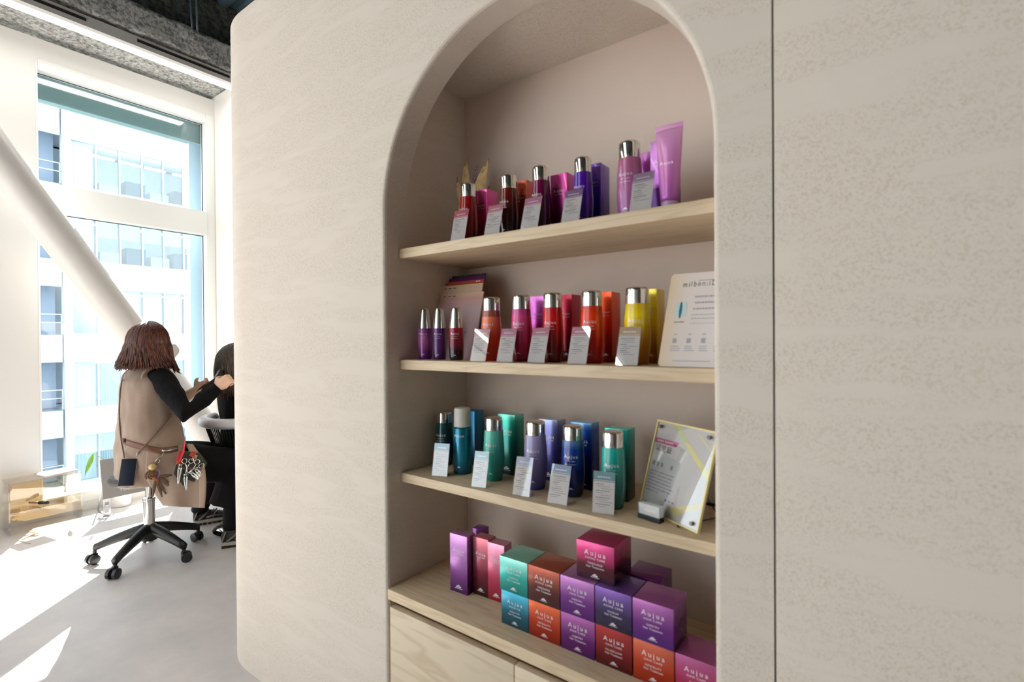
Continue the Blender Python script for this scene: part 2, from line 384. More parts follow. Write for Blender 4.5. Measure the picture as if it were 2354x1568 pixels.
lumpy('beam_4', -4.3, 2.9, -1.9, -1.6, 3.6, 4.05, SPRAYD)

# ------------------------------------------------------------------ lights of the room and added fill strips
def linear_light(x, y0, y1, z, label, w=.085):
    root = thing('linear_light', label, 'light', (x, (y0+y1)/2, z), group='linear ceiling lights'); h = (y1-y0)/2
    MB().box(-.045, -.045+w, -h, h, 0, .012).obj('diffuser', EMIT, root)
    b = MB(); b.box(-.049, .086, -h, h, .012, .07); b.box(w-.0445, .086, -h, h, -.0005, .012); b.obj('housing', mat('light_housing', (205, 200, 196), .5), root)
    s = MB(); k = -h+.1
    while k < h-.5:
        s.box(.087, .0895, k, k+.62, .03, .05); k += .9
    s.obj('track_slot', DARKGAP, root); return root
p = onZ((523, 199), 3.33); LX = p.x
linear_light(LX, -4.2, 2.02, 3.33, 'long white linear ceiling light above the tall window')
for i, (x, y0, y1, lb) in enumerate([(-2.4, -4.4, -.6, 'added linear fill light over the salon floor, nearer the window'), (-1.7, -4.4, -1.2, 'added linear fill light over the middle of the salon')]):
    linear_light(x, y0, y1, 3.3, lb, .085)  # unseen strips added to fill the interior with light

# hanger rods
J = onZ((451, 132), 3.47); hr = thing('rod_hanger', 'steel hanger of two straight rods joined at the beam, above the window', 'rod', tuple(J))
for A_, e_ in ((onZ((433, -40), 4.0), Vector((0, -.012, 0))), (onZ((449, -40), 4.0), Vector((.014, .012, 0)))): MB().tube([A_, J+e_], .008, 8).obj('rod', STEEL, hr, True, off=J)
m = MB(); m.ball(J, .019, 10, 6); m.tube([J-Vector((0, 0, .05)), J], .014, 8); m.obj('ball_joint', STEEL, hr, True, off=J)
A_, B_ = onZ((535, 92), 3.75), onZ((476, 127), 3.50); br_ = thing('brace_rod', 'short steel rod running from the beam behind the plaster wall', 'rod', tuple(B_))
MB().tube([A_, B_], .008, 8).obj('rod', STEEL, br_, True, off=B_); d_ = (A_-B_).normalized()
MB().tube([B_-d_*.03, B_+d_*.05], .016, 10).obj('clevis', STEEL, br_, off=B_)

# ------------------------------------------------------------------ shelves and cabinet in the niche
SH = [EYE+.2615, EYE-.061, EYE-.3905]; CT = EYE-.710
SHF = .983
for z, th, lb in [(SH[0], .0285, 'pale oak niche shelf, topmost, above eye level'), (SH[1], .028, 'pale oak niche shelf at eye level under the red and orange bottles'), (SH[2], .026, 'pale oak niche shelf under the blue and teal bottles')]:
    o = MB().box(NL+.0005, NR-.0005, SHF, NB-.0005, z-th, z).obj('wall_shelf', OAK, bevel=.003); tag(o, lb, 'shelf', 'oak shelves in the arched niche')
# the front left corner of the boards is rounded in plan
tag(MB().box(NL+.0005, NR-.0005, WY+.001, NB-.0005, CT-.0292, CT).obj('counter_top', OAK, bevel=.002), 'deep pale oak counter board under the stacked cube boxes', 'counter')
cab = thing('base_cabinet', 'pale oak cabinet with flush fronts under the counter board', 'cabinet', (AC, 1.1, 0))
MB().box(NL+.001, NR-.001, WY+.035, NB-.001, 0, CT-.030).obj('carcass', mat('carcass_oak', (150, 124, 94), .6), cab, off=Vector((AC, 1.1, 0)))
sx = onY((1183, 1545), WY+.006).x
for a, b in ((NL+.006, sx-.0012), (sx+.0012, sx+.43), (sx+.4324, NR-.006)):
    MB().box(a, b, WY+.004, WY+.024, .02, CT-.0292-.021).obj('door_front', OAKV, cab, off=Vector((AC, 1.1, 0)), bevel=.0015)

# ------------------------------------------------------------------ products
def bottle_prof(R, H, hc, foot=.80, top=.86, belly=.42, lip=.004):
    hb = H-hc; pr = [(R*foot*.93, 0), (R*foot, .0025)]
    for k in range(1, 13):
        t = k/12
        if t < belly: r = foot + (1-foot)*sin(pi/2*t/belly)
        else: r = top + (1-top)*cos(pi/2*(t-belly)/(1-belly))
        pr.append((R*r, hb*t*.985+.0025))
    pr.append((R*top*.97, hb)); return pr
def rad_at(pr):
    def f(z):
        for (r0, z0), (r1, z1) in zip(pr, pr[1:]):
            if z0 <= z <= z1 and z1 > z0: return r0+(r1-r0)*(z-z0)/(z1-z0)
        return pr[-1][0]
    return f
def logo(mb, x, z, s, y=0, bend=None):
    """small domed emblem over a bar of tiny print"""
    pts = [(s*.5*cos(pi*i/8), s*.34*sin(pi*i/8)) for i in range(9)]
    vs = [(x+a, z+b) for a, b in pts]; n = len(vs)
    def put(L, f):
        if bend: mb.add([(bend(c)*sin(a/bend(c)), -(bend(c)+.0004)*cos(a/bend(c)), c) for a, c in L], f)
        else: mb.add([(a, y, c) for a, c in L], f)
    put(vs, [tuple(range(n))])
    put([(x-s, z-s*.55), (x+s, z-s*.55), (x+s, z-s*.12), (x-s, z-s*.12)], [(0, 1, 2, 3)])
    put([(x-s*1.6, z-s*.95), (x+s*1.6, z-s*.95), (x+s*1.6, z-s*.8), (x-s*1.6, z-s*.8)], [(0, 1, 2, 3)])
LIQ = {}
def bottle(label, base, H, R, hc, stops, clear=0, kind='lotion', group=None, rz=0, lines=2, capmat=None, cr=.83, body=None):
    t = thing('product_bottle', label, 'bottle', base, rz, group)
    if kind == 'serum': pr = bottle_prof(R, H, hc, .92, .97, .5)
    elif kind == 'spray': pr = [(R*.95, 0), (R, .003), (R, (H-hc)*.955), (R*.96, (H-hc)*.98), (R*.86, H-hc)]
    else: pr = bottle_prof(R, H, hc)
    key = str(stops)+str(clear)+kind
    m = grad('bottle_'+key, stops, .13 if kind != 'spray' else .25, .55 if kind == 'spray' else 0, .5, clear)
    MB().lathe(pr, 32).obj('body', m, t, 'angle')
    hb = H-hc; c = MB(); r0 = pr[-1][0]*(.97 if kind == 'lotion' else .98)
    if kind == 'serum':
        c.lathe([(R*.93, hb+.0005), (R*.93, hb+.004), (R*.80, hb+hc*.5), (R*.64, H-.006), (R*.60, H-.002), (R*.50, H)], 28)
    elif kind == 'spray':
        c.lathe([(R*.88, hb+.0005), (R*.9, hb+.002), (R*.86, H-.005), (R*.78, H-.001), (R*.5, H)], 28)
    else:
        c.lathe([(R*cr, hb+.0005), (R*cr, H-.007), (R*cr*.97, H-.003), (R*cr*.88, H-.0006), (R*cr*.8, H)], 32)
        MB().lathe([(r0*.99, hb-.001), (r0*.99, hb+.0006)], 28).obj('collar', BLACKP, t)
    c.obj('cap', capmat or CHROME, t, 'angle')
    x = MB(); f = rad_at(pr)
    zs = hb*(.70 if kind == 'lotion' else .80)
    add_text(x, 'Aujua', R*.42, 0, zs, bend=f, spacing=1.25)
    if lines:
        add_text(x, 'HAIR CARE', R*.13, 0, zs-R*.28, bend=f, spacing=1.2)
        add_text(x, 'Hair Treatment', R*.14, 0, zs-R*.52, bend=f)
    logo(x, 0, hb*.17, R*.13, bend=f)
    x.obj('lettering', FOILW, t); return t
def pbox(label, base, w, d, h, stops, rz=0, text=None, cat='box', group=None, name='product_box', front_text=True, metal=.55, rough=.26, side=None, ss=1):
    """folding carton: base = front left foot corner"""
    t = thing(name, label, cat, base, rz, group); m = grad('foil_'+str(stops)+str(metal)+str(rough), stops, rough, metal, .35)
    b = MB().box(0, w, 0, d, 0, h).obj('carton', m, t, bevel=.0009)
    if side: pass
    x = MB()
    if text:
        add_text(x, 'Aujua', w*.175*ss, w/2, h*.66, -.0003, 1.45)
        add_text(x, text[0], w*.075, w/2, h*.555, -.0003, 1.25)
        add_text(x, text[1], w*.07, w/2, h*.42, -.0003, 1.15); add_text(x, 'Hair Treatment', w*.075, w/2, h*.335, -.0003)
        logo(x, w/2, h*.16, w*.07, -.0003)
    else:
        logo(x, w/2, h*.12, w*.14, -.0003)
        add_text(x, 'Aujua', w*.24, w/2, h*.70, -.0003, 1.2)
        add_text(x, 'HAIR CARE', w*.1, w/2, h*.655, -.0003, 1.2)
    x.obj('lettering', FOILW, t); return t
CARDN = [0]
def card(label, bl, br, tl, col, shelf, Y=None, group='price cards', rows=6, glare=None):
    """printed product card in a leaning clear holder"""
    z = shelf
    P = onZ(bl, z+.001) if Y is None else onY(bl, Y); Q = onZ(br, z+.001) if Y is None else onY(br, Y)
    w = (Vector((Q.x, Q.y))-Vector((P.x, P.y))).length; rz = math.atan2(Q.y-P.y, Q.x-P.x)
    if Y is not None: P.z = z; w = (Q.x-P.x)
    T = onX(tl, P.x); L = max(.05, sqrt((T.z-z)**2+(T.y-P.y)**2)); lean = min(.5, max(.12, math.atan2(T.y-P.y, T.z-z)))
    t = thing('product_card', label, 'card', (P.x, P.y, z+.0005), rz, group)
    sl = sin(lean); cl = cos(lean)
    def q(x, s, o=0): return (x, s*sl-o*cl, s*cl+o*sl)           # s along the card, o in front of it
    def slab(mb, x0, x1, s0, s1, o0, o1):
        mb.add([q(x0, s0, o0), q(x1, s0, o0), q(x1, s1, o0), q(x0, s1, o0), q(x0, s0, o1), q(x1, s0, o1), q(x1, s1, o1), q(x0, s1, o1)], [(0, 3, 2, 1), (4, 5, 6, 7), (0, 1, 5, 4), (1, 2, 6, 5), (2, 3, 7, 6), (3, 0, 4, 7)])
    a = MB(); slab(a, 0, w, 0, L, .0012, .0022); a.box(0, w, .001, .026, 0, .001); a.obj('clear_holder', ACRYL, t)
    p = MB(); slab(p, .0006, w-.0006, .001, L-.001, 0, .0006); p.obj('printed_card', PAPER, t)
    h = MB(); slab(h, .0006, w-.0006, L*.79, L-.001, .0006, .0008); slab(h, .0006, w-.0006, L*.755, L*.775, .0006, .0008)
    h.obj('header_band', mat('band_'+str(col), col, .5), t)
    x = MB(); rnd = random.Random(int(bl[0])); s = L*.70
    for k in range(rows+3):
        x0 = w*(.12+.14*rnd.random()*(k % 3)); x1 = x0+w*(.2+.5*rnd.random()); hh = L*(.010 if k % 3 else .016)
        slab(x, x0, min(x1, w*.9), s-hh, s, .0006, .0008); s -= L*.052
    x.obj('lettering', INKG, t)
    x = MB()
    for k in range(5): slab(x, w*(.2+.12*k), w*(.29+.12*k), L*.845, L*.875, .0008, .001)
    x.obj('header_lettering', FOILW, t)
    return t
def place(shelf, cx, top, bot=None, Y=None, half=None, wpx=None):
    """foot centre, height and radius of a round thing from its outline in the photograph"""
    if Y is None:
        P = onZ((cx, bot), shelf); R = wpx/2*depth(P)/F_PX; d = Vector((P.x, P.y, 0)).normalized(); C = Vector((P.x, P.y, shelf))+d*R*.85
    else:
        P = onY((cx, 784), Y); R = wpx/2*depth(P)/F_PX; C = Vector((P.x, Y, shelf))
    H = onY((cx, top), C.y - R*.3).z - shelf
    return C, H, R
rb = math.atan2
# --- top shelf
G1 = 'bottles on the top shelf'
z1 = SH[0]
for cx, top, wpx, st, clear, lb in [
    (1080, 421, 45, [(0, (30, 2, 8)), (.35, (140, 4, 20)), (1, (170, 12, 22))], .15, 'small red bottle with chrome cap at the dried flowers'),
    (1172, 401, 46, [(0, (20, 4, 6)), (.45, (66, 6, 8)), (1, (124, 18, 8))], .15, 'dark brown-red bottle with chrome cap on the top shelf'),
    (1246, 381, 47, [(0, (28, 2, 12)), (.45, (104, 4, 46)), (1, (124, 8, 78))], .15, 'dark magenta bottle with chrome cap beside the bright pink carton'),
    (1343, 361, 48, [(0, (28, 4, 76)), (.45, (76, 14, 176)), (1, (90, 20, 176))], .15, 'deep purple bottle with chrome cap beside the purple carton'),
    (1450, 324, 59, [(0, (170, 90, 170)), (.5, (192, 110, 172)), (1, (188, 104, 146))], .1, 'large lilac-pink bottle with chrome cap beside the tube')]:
    C, H, R = place(z1, cx, top, None, 1.065, None, wpx)
    bottle(lb, C, H, R, H*.225, st, clear, group=G1)
GB = 'product cartons behind the bottles'
def shelfbox(lb, xl, xr, top, Y, d, stops, shelf, bot=None, **k):
    if bot is not None:
        Q = onZ((xr, bot), shelf); Y = Q.y
    P = onY((xl, 784), Y); Q = onY((xr, 784), Y); h = onY(((xl+xr)/2, top), Y).z-shelf
    return pbox(lb, (P.x, Y, shelf), Q.x-P.x, d, h, stops, group=GB, **k)
shelfbox('bright pink carton behind the small red bottle', 1092, 1122, 436, 1.10, .05, [(0, (90, 10, 60)), (.45, (205, 30, 110)), (1, (226, 84, 170))], z1)
shelfbox('copper-red carton behind the dark brown-red bottle', 1187, 1213, 415, 1.10, .03, [(0, (70, 14, 20)), (.5, (170, 52, 40)), (1, (216, 100, 72))], z1)
shelfbox('magenta carton between the dark magenta and deep purple bottles', 1268, 1306, 399, 1.10, .05, [(0, (44, 4, 60)), (.45, (150, 20, 110)), (1, (214, 74, 160))], z1)
shelfbox('purple carton behind the deep purple bottle', 1352, 1383, 376, 1.10, .05, [(0, (30, 14, 80)), (.5, (84, 40, 170)), (1, (124, 82, 190))], z1)
shelfbox('violet carton behind the large lilac-pink bottle', 1474, 1505, 349, 1.125, .05, [(0, (60, 10, 90)), (.5, (120, 20, 130)), (.85, (170, 60, 170)), (1, (225, 150, 225))], z1)
shelfbox('lilac carton standing behind the pink tube', 1497, 1552, 320, 1.075, .045, [(0, (54, 14, 84)), (.38, (92, 22, 120)), (.4, (176, 96, 196)), (1, (214, 150, 220))], z1)
# pink tube
P = onY((1541, 784), 1.03); tb = thing('cosmetic_tube', 'tall pink squeeze tube standing on its cap at the right end', 'tube', (P.x, 1.03, z1))
T0 = onY((1515, 300), 1.03); T1 = onY((1579, 285), 1.03); Ht = (T0.z+T1.z)/2-z1+.004; wt = (T1.x-T0.x)/2; Rt = .0215
mb = MB(); rs = []
for k in range(15):
    t = k/14; z = .017+(Ht-.022)*t; a = Rt*.86*(1-t)+wt*t if t < 1 else wt; b = Rt*.86*sqrt(max(0, 1-t**1.5))+.0012
    rs.append([(a*cos(2*pi*j/28), b*sin(2*pi*j/28), z) for j in range(28)])
mb.rings(rs); mb.obj('tube_body', grad('tube_pink', [(0, (168, 84, 176)), (.3, (198, 112, 184)), (1, (226, 160, 208))], .25, .15, .4), tb, True)
MB().box(-wt, wt, -.0012, .0012, Ht-.0065, Ht+.004).obj('crimp', mat('tube_crimp', (216, 150, 200), .3), tb, bevel=.0005)
MB().lathe([(Rt*.80, 0), (Rt*.82, .001), (Rt*.80, .0165), (Rt*.7, .0175)], 28).obj('cap', mat('tube_cap', (178, 150, 180), .3), tb, 'angle')
x = MB(); add_text(x, 'Aujua', .010, 0, Ht*.52, -.0178, 1.2); x.obj('lettering', FOILW, tb)
for bl, br, tl, col, lb in [
    ((1035, 551), (1068, 546), (1046, 487), (206, 92, 112), 'printed card with red band before the small red bottle'),
    ((1112, 540), (1147, 535), (1124, 475), (206, 124, 134), 'printed card with salmon band before the dark brown-red bottle'),
    ((1196, 525), (1236, 517), (1208, 458), (204, 124, 158), 'printed card with rose band before the dark magenta bottle'),
    ((1289, 510), (1331, 500), (1300, 441), (146, 104, 150), 'printed card with mauve band before the deep purple bottle'),
    ((1446, 485), (1497, 475), (1456, 402), (168, 140, 168), 'printed card with grey-lilac band before the large lilac-pink bottle')]:
    card(lb, bl, br, tl, col, z1, 1.0, 'printed cards on the top shelf')

# --- second shelf
z2 = SH[1]; G2 = 'bottles on the middle shelf'
for cx, top, wpx, st, lb in [
    (977, 709, 32, [(0, (92, 14, 110)), (.25, (120, 40, 130)), (.6, (176, 92, 160)), (1, (150, 70, 150))], 'lilac serum bottle with silver cap, nearest the niche side'),
    (1010, 708, 31, [(0, (66, 20, 96)), (.4, (96, 40, 112)), (1, (104, 44, 130))], 'purple serum bottle with silver cap, between its two neighbours'),
    (1049, 706, 34, [(0, (14, 10, 12)), (.25, (24, 8, 14)), (.5, (112, 10, 40)), (1, (166, 14, 60))], 'red to black serum bottle with silver cap')]:
    C, H, R = place(z2, cx, top, None, 1.045, None, wpx); bottle(lb, C, H, R, H*.40, st, 0, 'serum', 'serum bottles on the middle shelf', rz=.5, lines=1)
for cx, top, wpx, st, clear, lb in [
    (1130, 683, 48, [(0, (200, 22, 4)), (.4, (228, 74, 32)), (.86, (242, 132, 92)), (.89, (160, 84, 66)), (1, (160, 92, 78))], .0, 'coral orange bottle with chrome cap beside the leaflets'),
    (1199, 678, 49, [(0, (120, 4, 40)), (.3, (176, 20, 78)), (.85, (222, 76, 144)), (1, (190, 60, 140))], .0, 'pink bottle with chrome cap on the middle shelf'),
    (1271, 673, 49, [(0, (70, 0, 6)), (.4, (140, 2, 10)), (.8, (232, 14, 20)), (1, (200, 10, 18))], .12, 'clear red bottle with chrome cap'),
    (1361, 668, 55, [(0, (150, 6, 2)), (.4, (210, 16, 4)), (.8, (255, 64, 10)), (1, (226, 50, 10))], .12, 'clear orange-red bottle with chrome cap'),
    (1465, 660, 61, [(0, (176, 96, 2)), (.4, (226, 156, 4)), (.8, (255, 226, 6)), (1, (236, 196, 12))], .12, 'clear yellow bottle with chrome cap')]:
    C, H, R = place(z2, cx, top, None, 1.062, None, wpx); bottle(lb, C, H, R, H*.215, st, clear, group=G2, cr=.86, rz=.25)
shelfbox('magenta carton between the pink and the clear red bottle', 1218, 1252, 681, 1.115, .05, [(0, (130, 4, 80)), (.5, (190, 20, 130)), (.6, (230, 90, 210)), (1, (236, 130, 226))], z2)
shelfbox('crimson carton behind the clear red bottle', 1288, 1315, 677, 1.115, .05, [(0, (80, 4, 20)), (.5, (190, 16, 50)), (1, (190, 40, 70))], z2)
shelfbox('orange-red carton behind the clear orange-red bottle', 1379, 1407, 671, 1.115, .05, [(0, (130, 8, 2)), (.5, (240, 62, 8)), (1, (244, 92, 34))], z2)
shelfbox('yellow carton behind the clear yellow bottle', 1484, 1511, 664, 1.115, .05, [(0, (150, 90, 4)), (.5, (246, 206, 8)), (1, (240, 218, 80))], z2)
for bl, br, tl, col, lb in [
    ((1081, 831), (1116, 832), (1093, 757), (228, 170, 172), 'printed card with pale salmon band before the coral orange bottle'),
    ((1141, 833), (1177, 834), (1154, 756), (214, 146, 168), 'printed card with pink band before the pink bottle'),
    ((1212, 835), (1251, 836), (1226, 754), (212, 134, 152), 'printed card with rose band before the clear red bottle'),
    ((1304, 836), (1348, 838), (1316, 752), (212, 140, 156), 'printed card with rose band before the clear orange-red bottle'),
    ((1415, 840), (1466, 842), (1425, 752), (202, 172, 130), 'printed card with tan band before the clear yellow bottle')]:
    card(lb, bl, br, tl, col, z2, 1.0, 'printed cards on the middle shelf')
# leaflets in the corner
for k, (tlx, tly, trx, try_, Y, st, lb) in enumerate([
    (1013, 678, 1112, 675, 1.10, [(0, (196, 166, 172)), (.75, (196, 172, 176)), (.92, (206, 160, 150)), (1, (214, 190, 160))], 'pale pink leaflet at the front of the leaflet stack'),
    (1015, 659, 1110, 656, 1.115, [(0, (196, 170, 180)), (.8, (206, 170, 170)), (1, (216, 190, 150))], 'leaflet with a yellow to lilac top edge, second in the stack'),
    (1017, 651, 1112, 648, 1.13, [(0, (170, 70, 50)), (1, (190, 84, 64))], 'rust orange leaflet in the middle of the stack'),
    (1017, 643, 1116, 642, 1.145, [(0, (90, 30, 84)), (1, (96, 36, 104))], 'deep purple leaflet behind the rust orange one'),
    (1030, 637, 1116, 636, 1.16, [(0, (60, 50, 56)), (1, (64, 52, 60))], 'dark leaflet with green glints at the back of the stack')]):
    a = onY((tlx, tly), Y+.05); b = onY((trx, try_), Y+.05); w = b.x-a.x; H = a.z-z2
    t = thing('leaflet', lb, 'leaflet', (a.x, Y, z2), 0, 'leaflets stacked in the niche corner')
    lean = .05/H
    mb = MB().add([(x, o+lean*z, z) for z in (0, H) for o in (0, .004) for x in (0, w)], [(0, 1, 5, 4), (3, 2, 6, 7), (1, 3, 7, 5), (2, 0, 4, 6), (4, 5, 7, 6), (0, 2, 3, 1)])
    mb.obj('cover', grad('leaflet_%d' % k, st, .3, 0, .3), t)
    x = MB()
    if k == 4: bars(x, [(w*.05+.016*i, w*.05+.016*i+.011, H-.006, H-.001) for i in range(5)], lean*H-.0008)
    elif k == 2: bars(x, [(w*.83+.006*i, w*.83+.006*i+.004, H-.008, H-.003) for i in range(3)], lean*H-.0012)
    elif k < 2: bars(x, [(w*.08+.02*i, w*.08+.02*i+.013, H*.955, H*.965) for i in range(3)], lean*H*.955-.0006)
    if k == 0: v0 = len(x.v); add_text(x, 'Aujua', .016, w*.62, H*.38, 0, 1.3); x.v[v0:] = [(a_, lean*c_-.0006, c_) for a_, b_, c_ in x.v[v0:]]
    if x.v: x.obj('lettering', mat('green_foil', (120, 190, 150), .2, .8) if k == 4 else INKD if k < 2 else FOILW, t)
# white sign board
P = onY((1513, 838), 1.0); T = onX((1545, 633), P.x); L = sqrt((T.z-z2)**2+(T.y-P.y)**2); lean = math.atan2(T.y-P.y, T.z-z2)
sg = thing('sign_board', 'white leaning sign board with dark lettering at the right end', 'sign', (P.x, 1.0, z2)); w = .215
sl, cl = sin(lean), cos(lean)
def qq(x, s, o=0): return (x, s*sl-o*cl, s*cl+o*sl)
pts = []
for cx_, cs_, a0 in ((w-.008, .008, -90), (w-.008, L-.008, 0), (.008, L-.008, 90), (.008, .008, 180)):
    pts += [(cx_+.008*cos(radians(a0+15*i)), cs_+.008*sin(radians(a0+15*i))) for i in range(7)]
m_ = MB().rings([[qq(x, s, 0) for x, s in pts], [qq(x, s, .003) for x, s in pts]])
m_.obj('board', grad('sign_face', [(0, (222, 200, 170)), (.18, (224, 214, 208)), (1, (222, 216, 222))], .4, 0, .2, axis='X'), sg)
MB().add([qq(w*.5-.02, L*.6, 0), qq(w*.5+.02, L*.6, 0), (w*.5+.02, .075, .001), (w*.5-.02, .075, .001), qq(w*.5-.02, L*.6, -.002), qq(w*.5+.02, L*.6, -.002), (w*.5+.02, .078, .001), (w*.5-.02, .078, .001)], [(0, 1, 2, 3), (4, 7, 6, 5), (0, 3, 7, 4), (1, 5, 6, 2), (0, 4, 5, 1), (2, 6, 7, 3)]).obj('stand_leg', WHITE, sg)
def onboard(mb, v0): mb.v[v0:] = [qq(a*.66, c, .0034) for a, b, c in mb.v[v0:]]
x = MB(); add_text(x, 'milbon:iD', .0185, w*.20, L*.845, 0, 1.4, 'LEFT'); onboard(x, 0); x.obj('lettering', INKD, sg)
x = MB(); rnd = random.Random(3)
bars(x, [(w*.42, w*.78, L*.905, L*.912)])
for k, (s0, x0, x1, hh) in enumerate([(.72, .40, .80, .018), (.655, .41, .78, .018), (.59, .39, .92, .016), (.53, .38, .88, .008), (.49, .38, .84, .008), (.44, .37, .9, .006)]):
    q0 = x0
    while q0 < x1:
        q1 = q0+.012+.03*rnd.random(); bars(x, [(w*q0, w*min(q1, x1), L*s0, L*(s0+hh))]); q0 = q1+.008
for c in range(4):
    for k in range(3): bars(x, [(w*(.14+.2*c), w*(.14+.2*c+.1+.04*rnd.random()), L*(.16+.022*k), L*(.167+.022*k))])
    bars(x, [(w*(.16+.2*c), w*(.22+.2*c), L*.24, L*.29)]); bars(x, [(w*(.17+.2*c), w*(.22+.2*c), L*.325, L*.335)])
bars(x, [(w*.2, w*.72, L*.055, L*.062)])
onboard(x, 0); x.obj('fine_print', mat('pale_print', (168, 164, 172), .7), sg)
x = MB(); bars(x, [(w*.14, w*.30, L*.52, L*.67)]); onboard(x, 0); x.obj('picture', mat('pale_aqua', (196, 214, 216), .5), sg)
x = MB(); x.add([(w*.215+.0045*cos(2*pi*i/12), 0, L*.59+.020*sin(2*pi*i/12)) for i in range(12)], [tuple(range(12))]); onboard(x, 0); x.v = [(a, b-.0003, c) for a, b, c in x.v]; x.obj('picture_bottle', mat('teal_print', (40, 108, 122), .5), sg)
x = MB(); bars(x, [(w*.14, w*.22, L*.455, L*.466)]); onboard(x, 0); x.obj('green_stripe', mat('green_print', (110, 160, 140), .5), sg)
x = MB(); bars(x, [(w*.22, w*.29, L*.455, L*.466)]); onboard(x, 0); x.obj('red_stripe', mat('red_print', (180, 90, 100), .5), sg)

# --- third shelf
z3 = SH[2]; G3 = 'bottles on the lower shelf'
for cx, top, bot, wpx, st, clear, kind, lb in [
    (1022, 947, 1072, 43, [(0, (6, 50, 66)), (.5, (8, 66, 80)), (1, (12, 78, 82))], .1, 'lotion', 'dark teal bottle with chrome cap behind the spray can'),
    (1064, 938, 1091, 44, [(0, (8, 70, 96)), (.3, (18, 130, 164)), (1, (24, 120, 146))], 0, 'spray', 'metallic blue spray can with white cap'),
    (1136, 960, 1108, 50, [(0, (10, 120, 104)), (.4, (40, 160, 144)), (1, (100, 206, 186))], 0, 'lotion', 'mint green bottle with chrome cap'),
    (1232, 969, 1128, 55, [(0, (70, 66, 140)), (.4, (126, 118, 176)), (1, (168, 160, 204))], 0, 'lotion', 'lavender bottle with chrome cap'),
    (1318, 979, 1145, 56, [(0, (6, 14, 84)), (.45, (6, 30, 124)), (.85, (10, 60, 160)), (1, (96, 140, 196))], .08, 'lotion', 'royal blue bottle with chrome cap'),
    (1410, 992, 1174, 59, [(0, (0, 78, 80)), (.45, (2, 124, 122)), (1, (26, 190, 178))], .1, 'lotion', 'clear teal bottle with chrome cap')]:
    C, H, R = place(z3, cx, top, bot, None, None, wpx)
    bottle(lb, C, H, R, H*(.29 if kind == 'spray' else .205), st, clear, kind, G3, rz=.3, capmat=mat('white_cap', (214, 212, 206), .4) if kind == 'spray' else None, lines=0 if kind == 'spray' else 2)
for xl, xr, top, bot, st, lb in [
    (1052, 1089, 944, 1070, [(0, (4, 40, 60)), (.5, (8, 96, 140)), (1, (20, 130, 180))], 'deep blue-teal carton behind the spray can'),
    (1143, 1182, 953, 1094, [(0, (6, 70, 66)), (.5, (16, 130, 120)), (.9, (60, 190, 170)), (1, (130, 226, 206))], 'green carton behind the mint bottle'),
    (1236, 1280, 965, 1109, [(0, (40, 36, 110)), (.5, (76, 74, 160)), (.9, (130, 136, 200)), (1, (180, 186, 226))], 'periwinkle carton behind the lavender bottle'),
    (1310, 1358, 972, 1128, [(0, (6, 14, 70)), (.5, (10, 50, 160)), (.9, (30, 96, 200)), (1, (120, 180, 230))], 'blue carton behind the royal blue bottle'),
    (1389, 1441, 986, 1155, [(0, (2, 40, 40)), (.5, (8, 120, 116)), (1, (40, 190, 180))], 'teal carton behind the clear teal bottle')]:
    shelfbox(lb, xl, xr, top, None, .045, st, z3, bot)
for bl, br, tl, col, lb in [
    ((993, 1093), (1028, 1096), (1004, 1019), (84, 150, 180), 'printed card with steel blue band before the dark teal bottle'),
    ((1084, 1118), (1117, 1122), (1097, 1037), (118, 180, 190), 'printed card with aqua band before the mint bottle'),
    ((1178, 1137), (1217, 1143), (1192, 1049), (178, 192, 224), 'printed card with pale blue band before the lavender bottle'),
    ((1258, 1155), (1303, 1163), (1273, 1066), (140, 168, 206), 'printed card with sky blue band before the royal blue bottle'),
    ((1361, 1178), (1412, 1185), (1368, 1082), (72, 150, 160), 'printed card with teal band before the clear teal bottle')]:
    card(lb, bl, br, tl, col, z3, None, 'printed cards on the lower shelf', 8)
# certificate, its easel, the card box
P = onZ((1470, 1165), z3); Q = onZ((1605, 1229), z3)
rzc = math.atan2(Q.y-P.y, Q.x-P.x); wc = (Q-P).length
T = onX((1490, 962), P.x); Lc = sqrt((T.z-z3)**2+(T.y-P.y)**2); lean = min(.35, math.atan2(T.y-P.y, T.z-z3)); sl, cl = sin(lean), cos(lean)
ct = thing('certificate', 'framed certificate in clear acrylic with yellow edge and four studs', 'certificate', (P.x, P.y, z3), rzc)
def qq(x, s, o=0): return (x, s*sl-o*cl, s*cl+o*sl+.001)
def slab(mb, x0, x1, s0, s1, o0, o1):
    mb.add([qq(x0, s0, o0), qq(x1, s0, o0), qq(x1, s1, o0), qq(x0, s1, o0), qq(x0, s0, o1), qq(x1, s0, o1), qq(x1, s1, o1), qq(x0, s1, o1)], [(0, 3, 2, 1), (4, 5, 6, 7), (0, 1, 5, 4), (1, 2, 6, 5), (2, 3, 7, 6), (3, 0, 4, 7)])
m = MB(); slab(m, 0, wc, 0, Lc, -.004, -.001); m.obj('backing_sheet', mat('cert_paper', (214, 210, 206), .4, coat=.4), ct)
m = MB(); e = .0035
for a in ((0, wc, 0, e), (0, wc, Lc-e, Lc), (0, e, e, Lc-e), (wc-e, wc, e, Lc-e)): slab(m, *a, -.004, .003)
m.obj('yellow_edge', mat('yellow_edge', (238, 222, 150), .25, coat=.5), ct)
m = MB(); slab(m, e, wc-e, e, Lc-e, .0015, .003); m.obj('clear_front', ACRYL, ct)
def flat(mb, pts, o=0): mb.add([qq(x*wc, s*Lc, o) for x, s in pts], [tuple(range(len(pts)))])
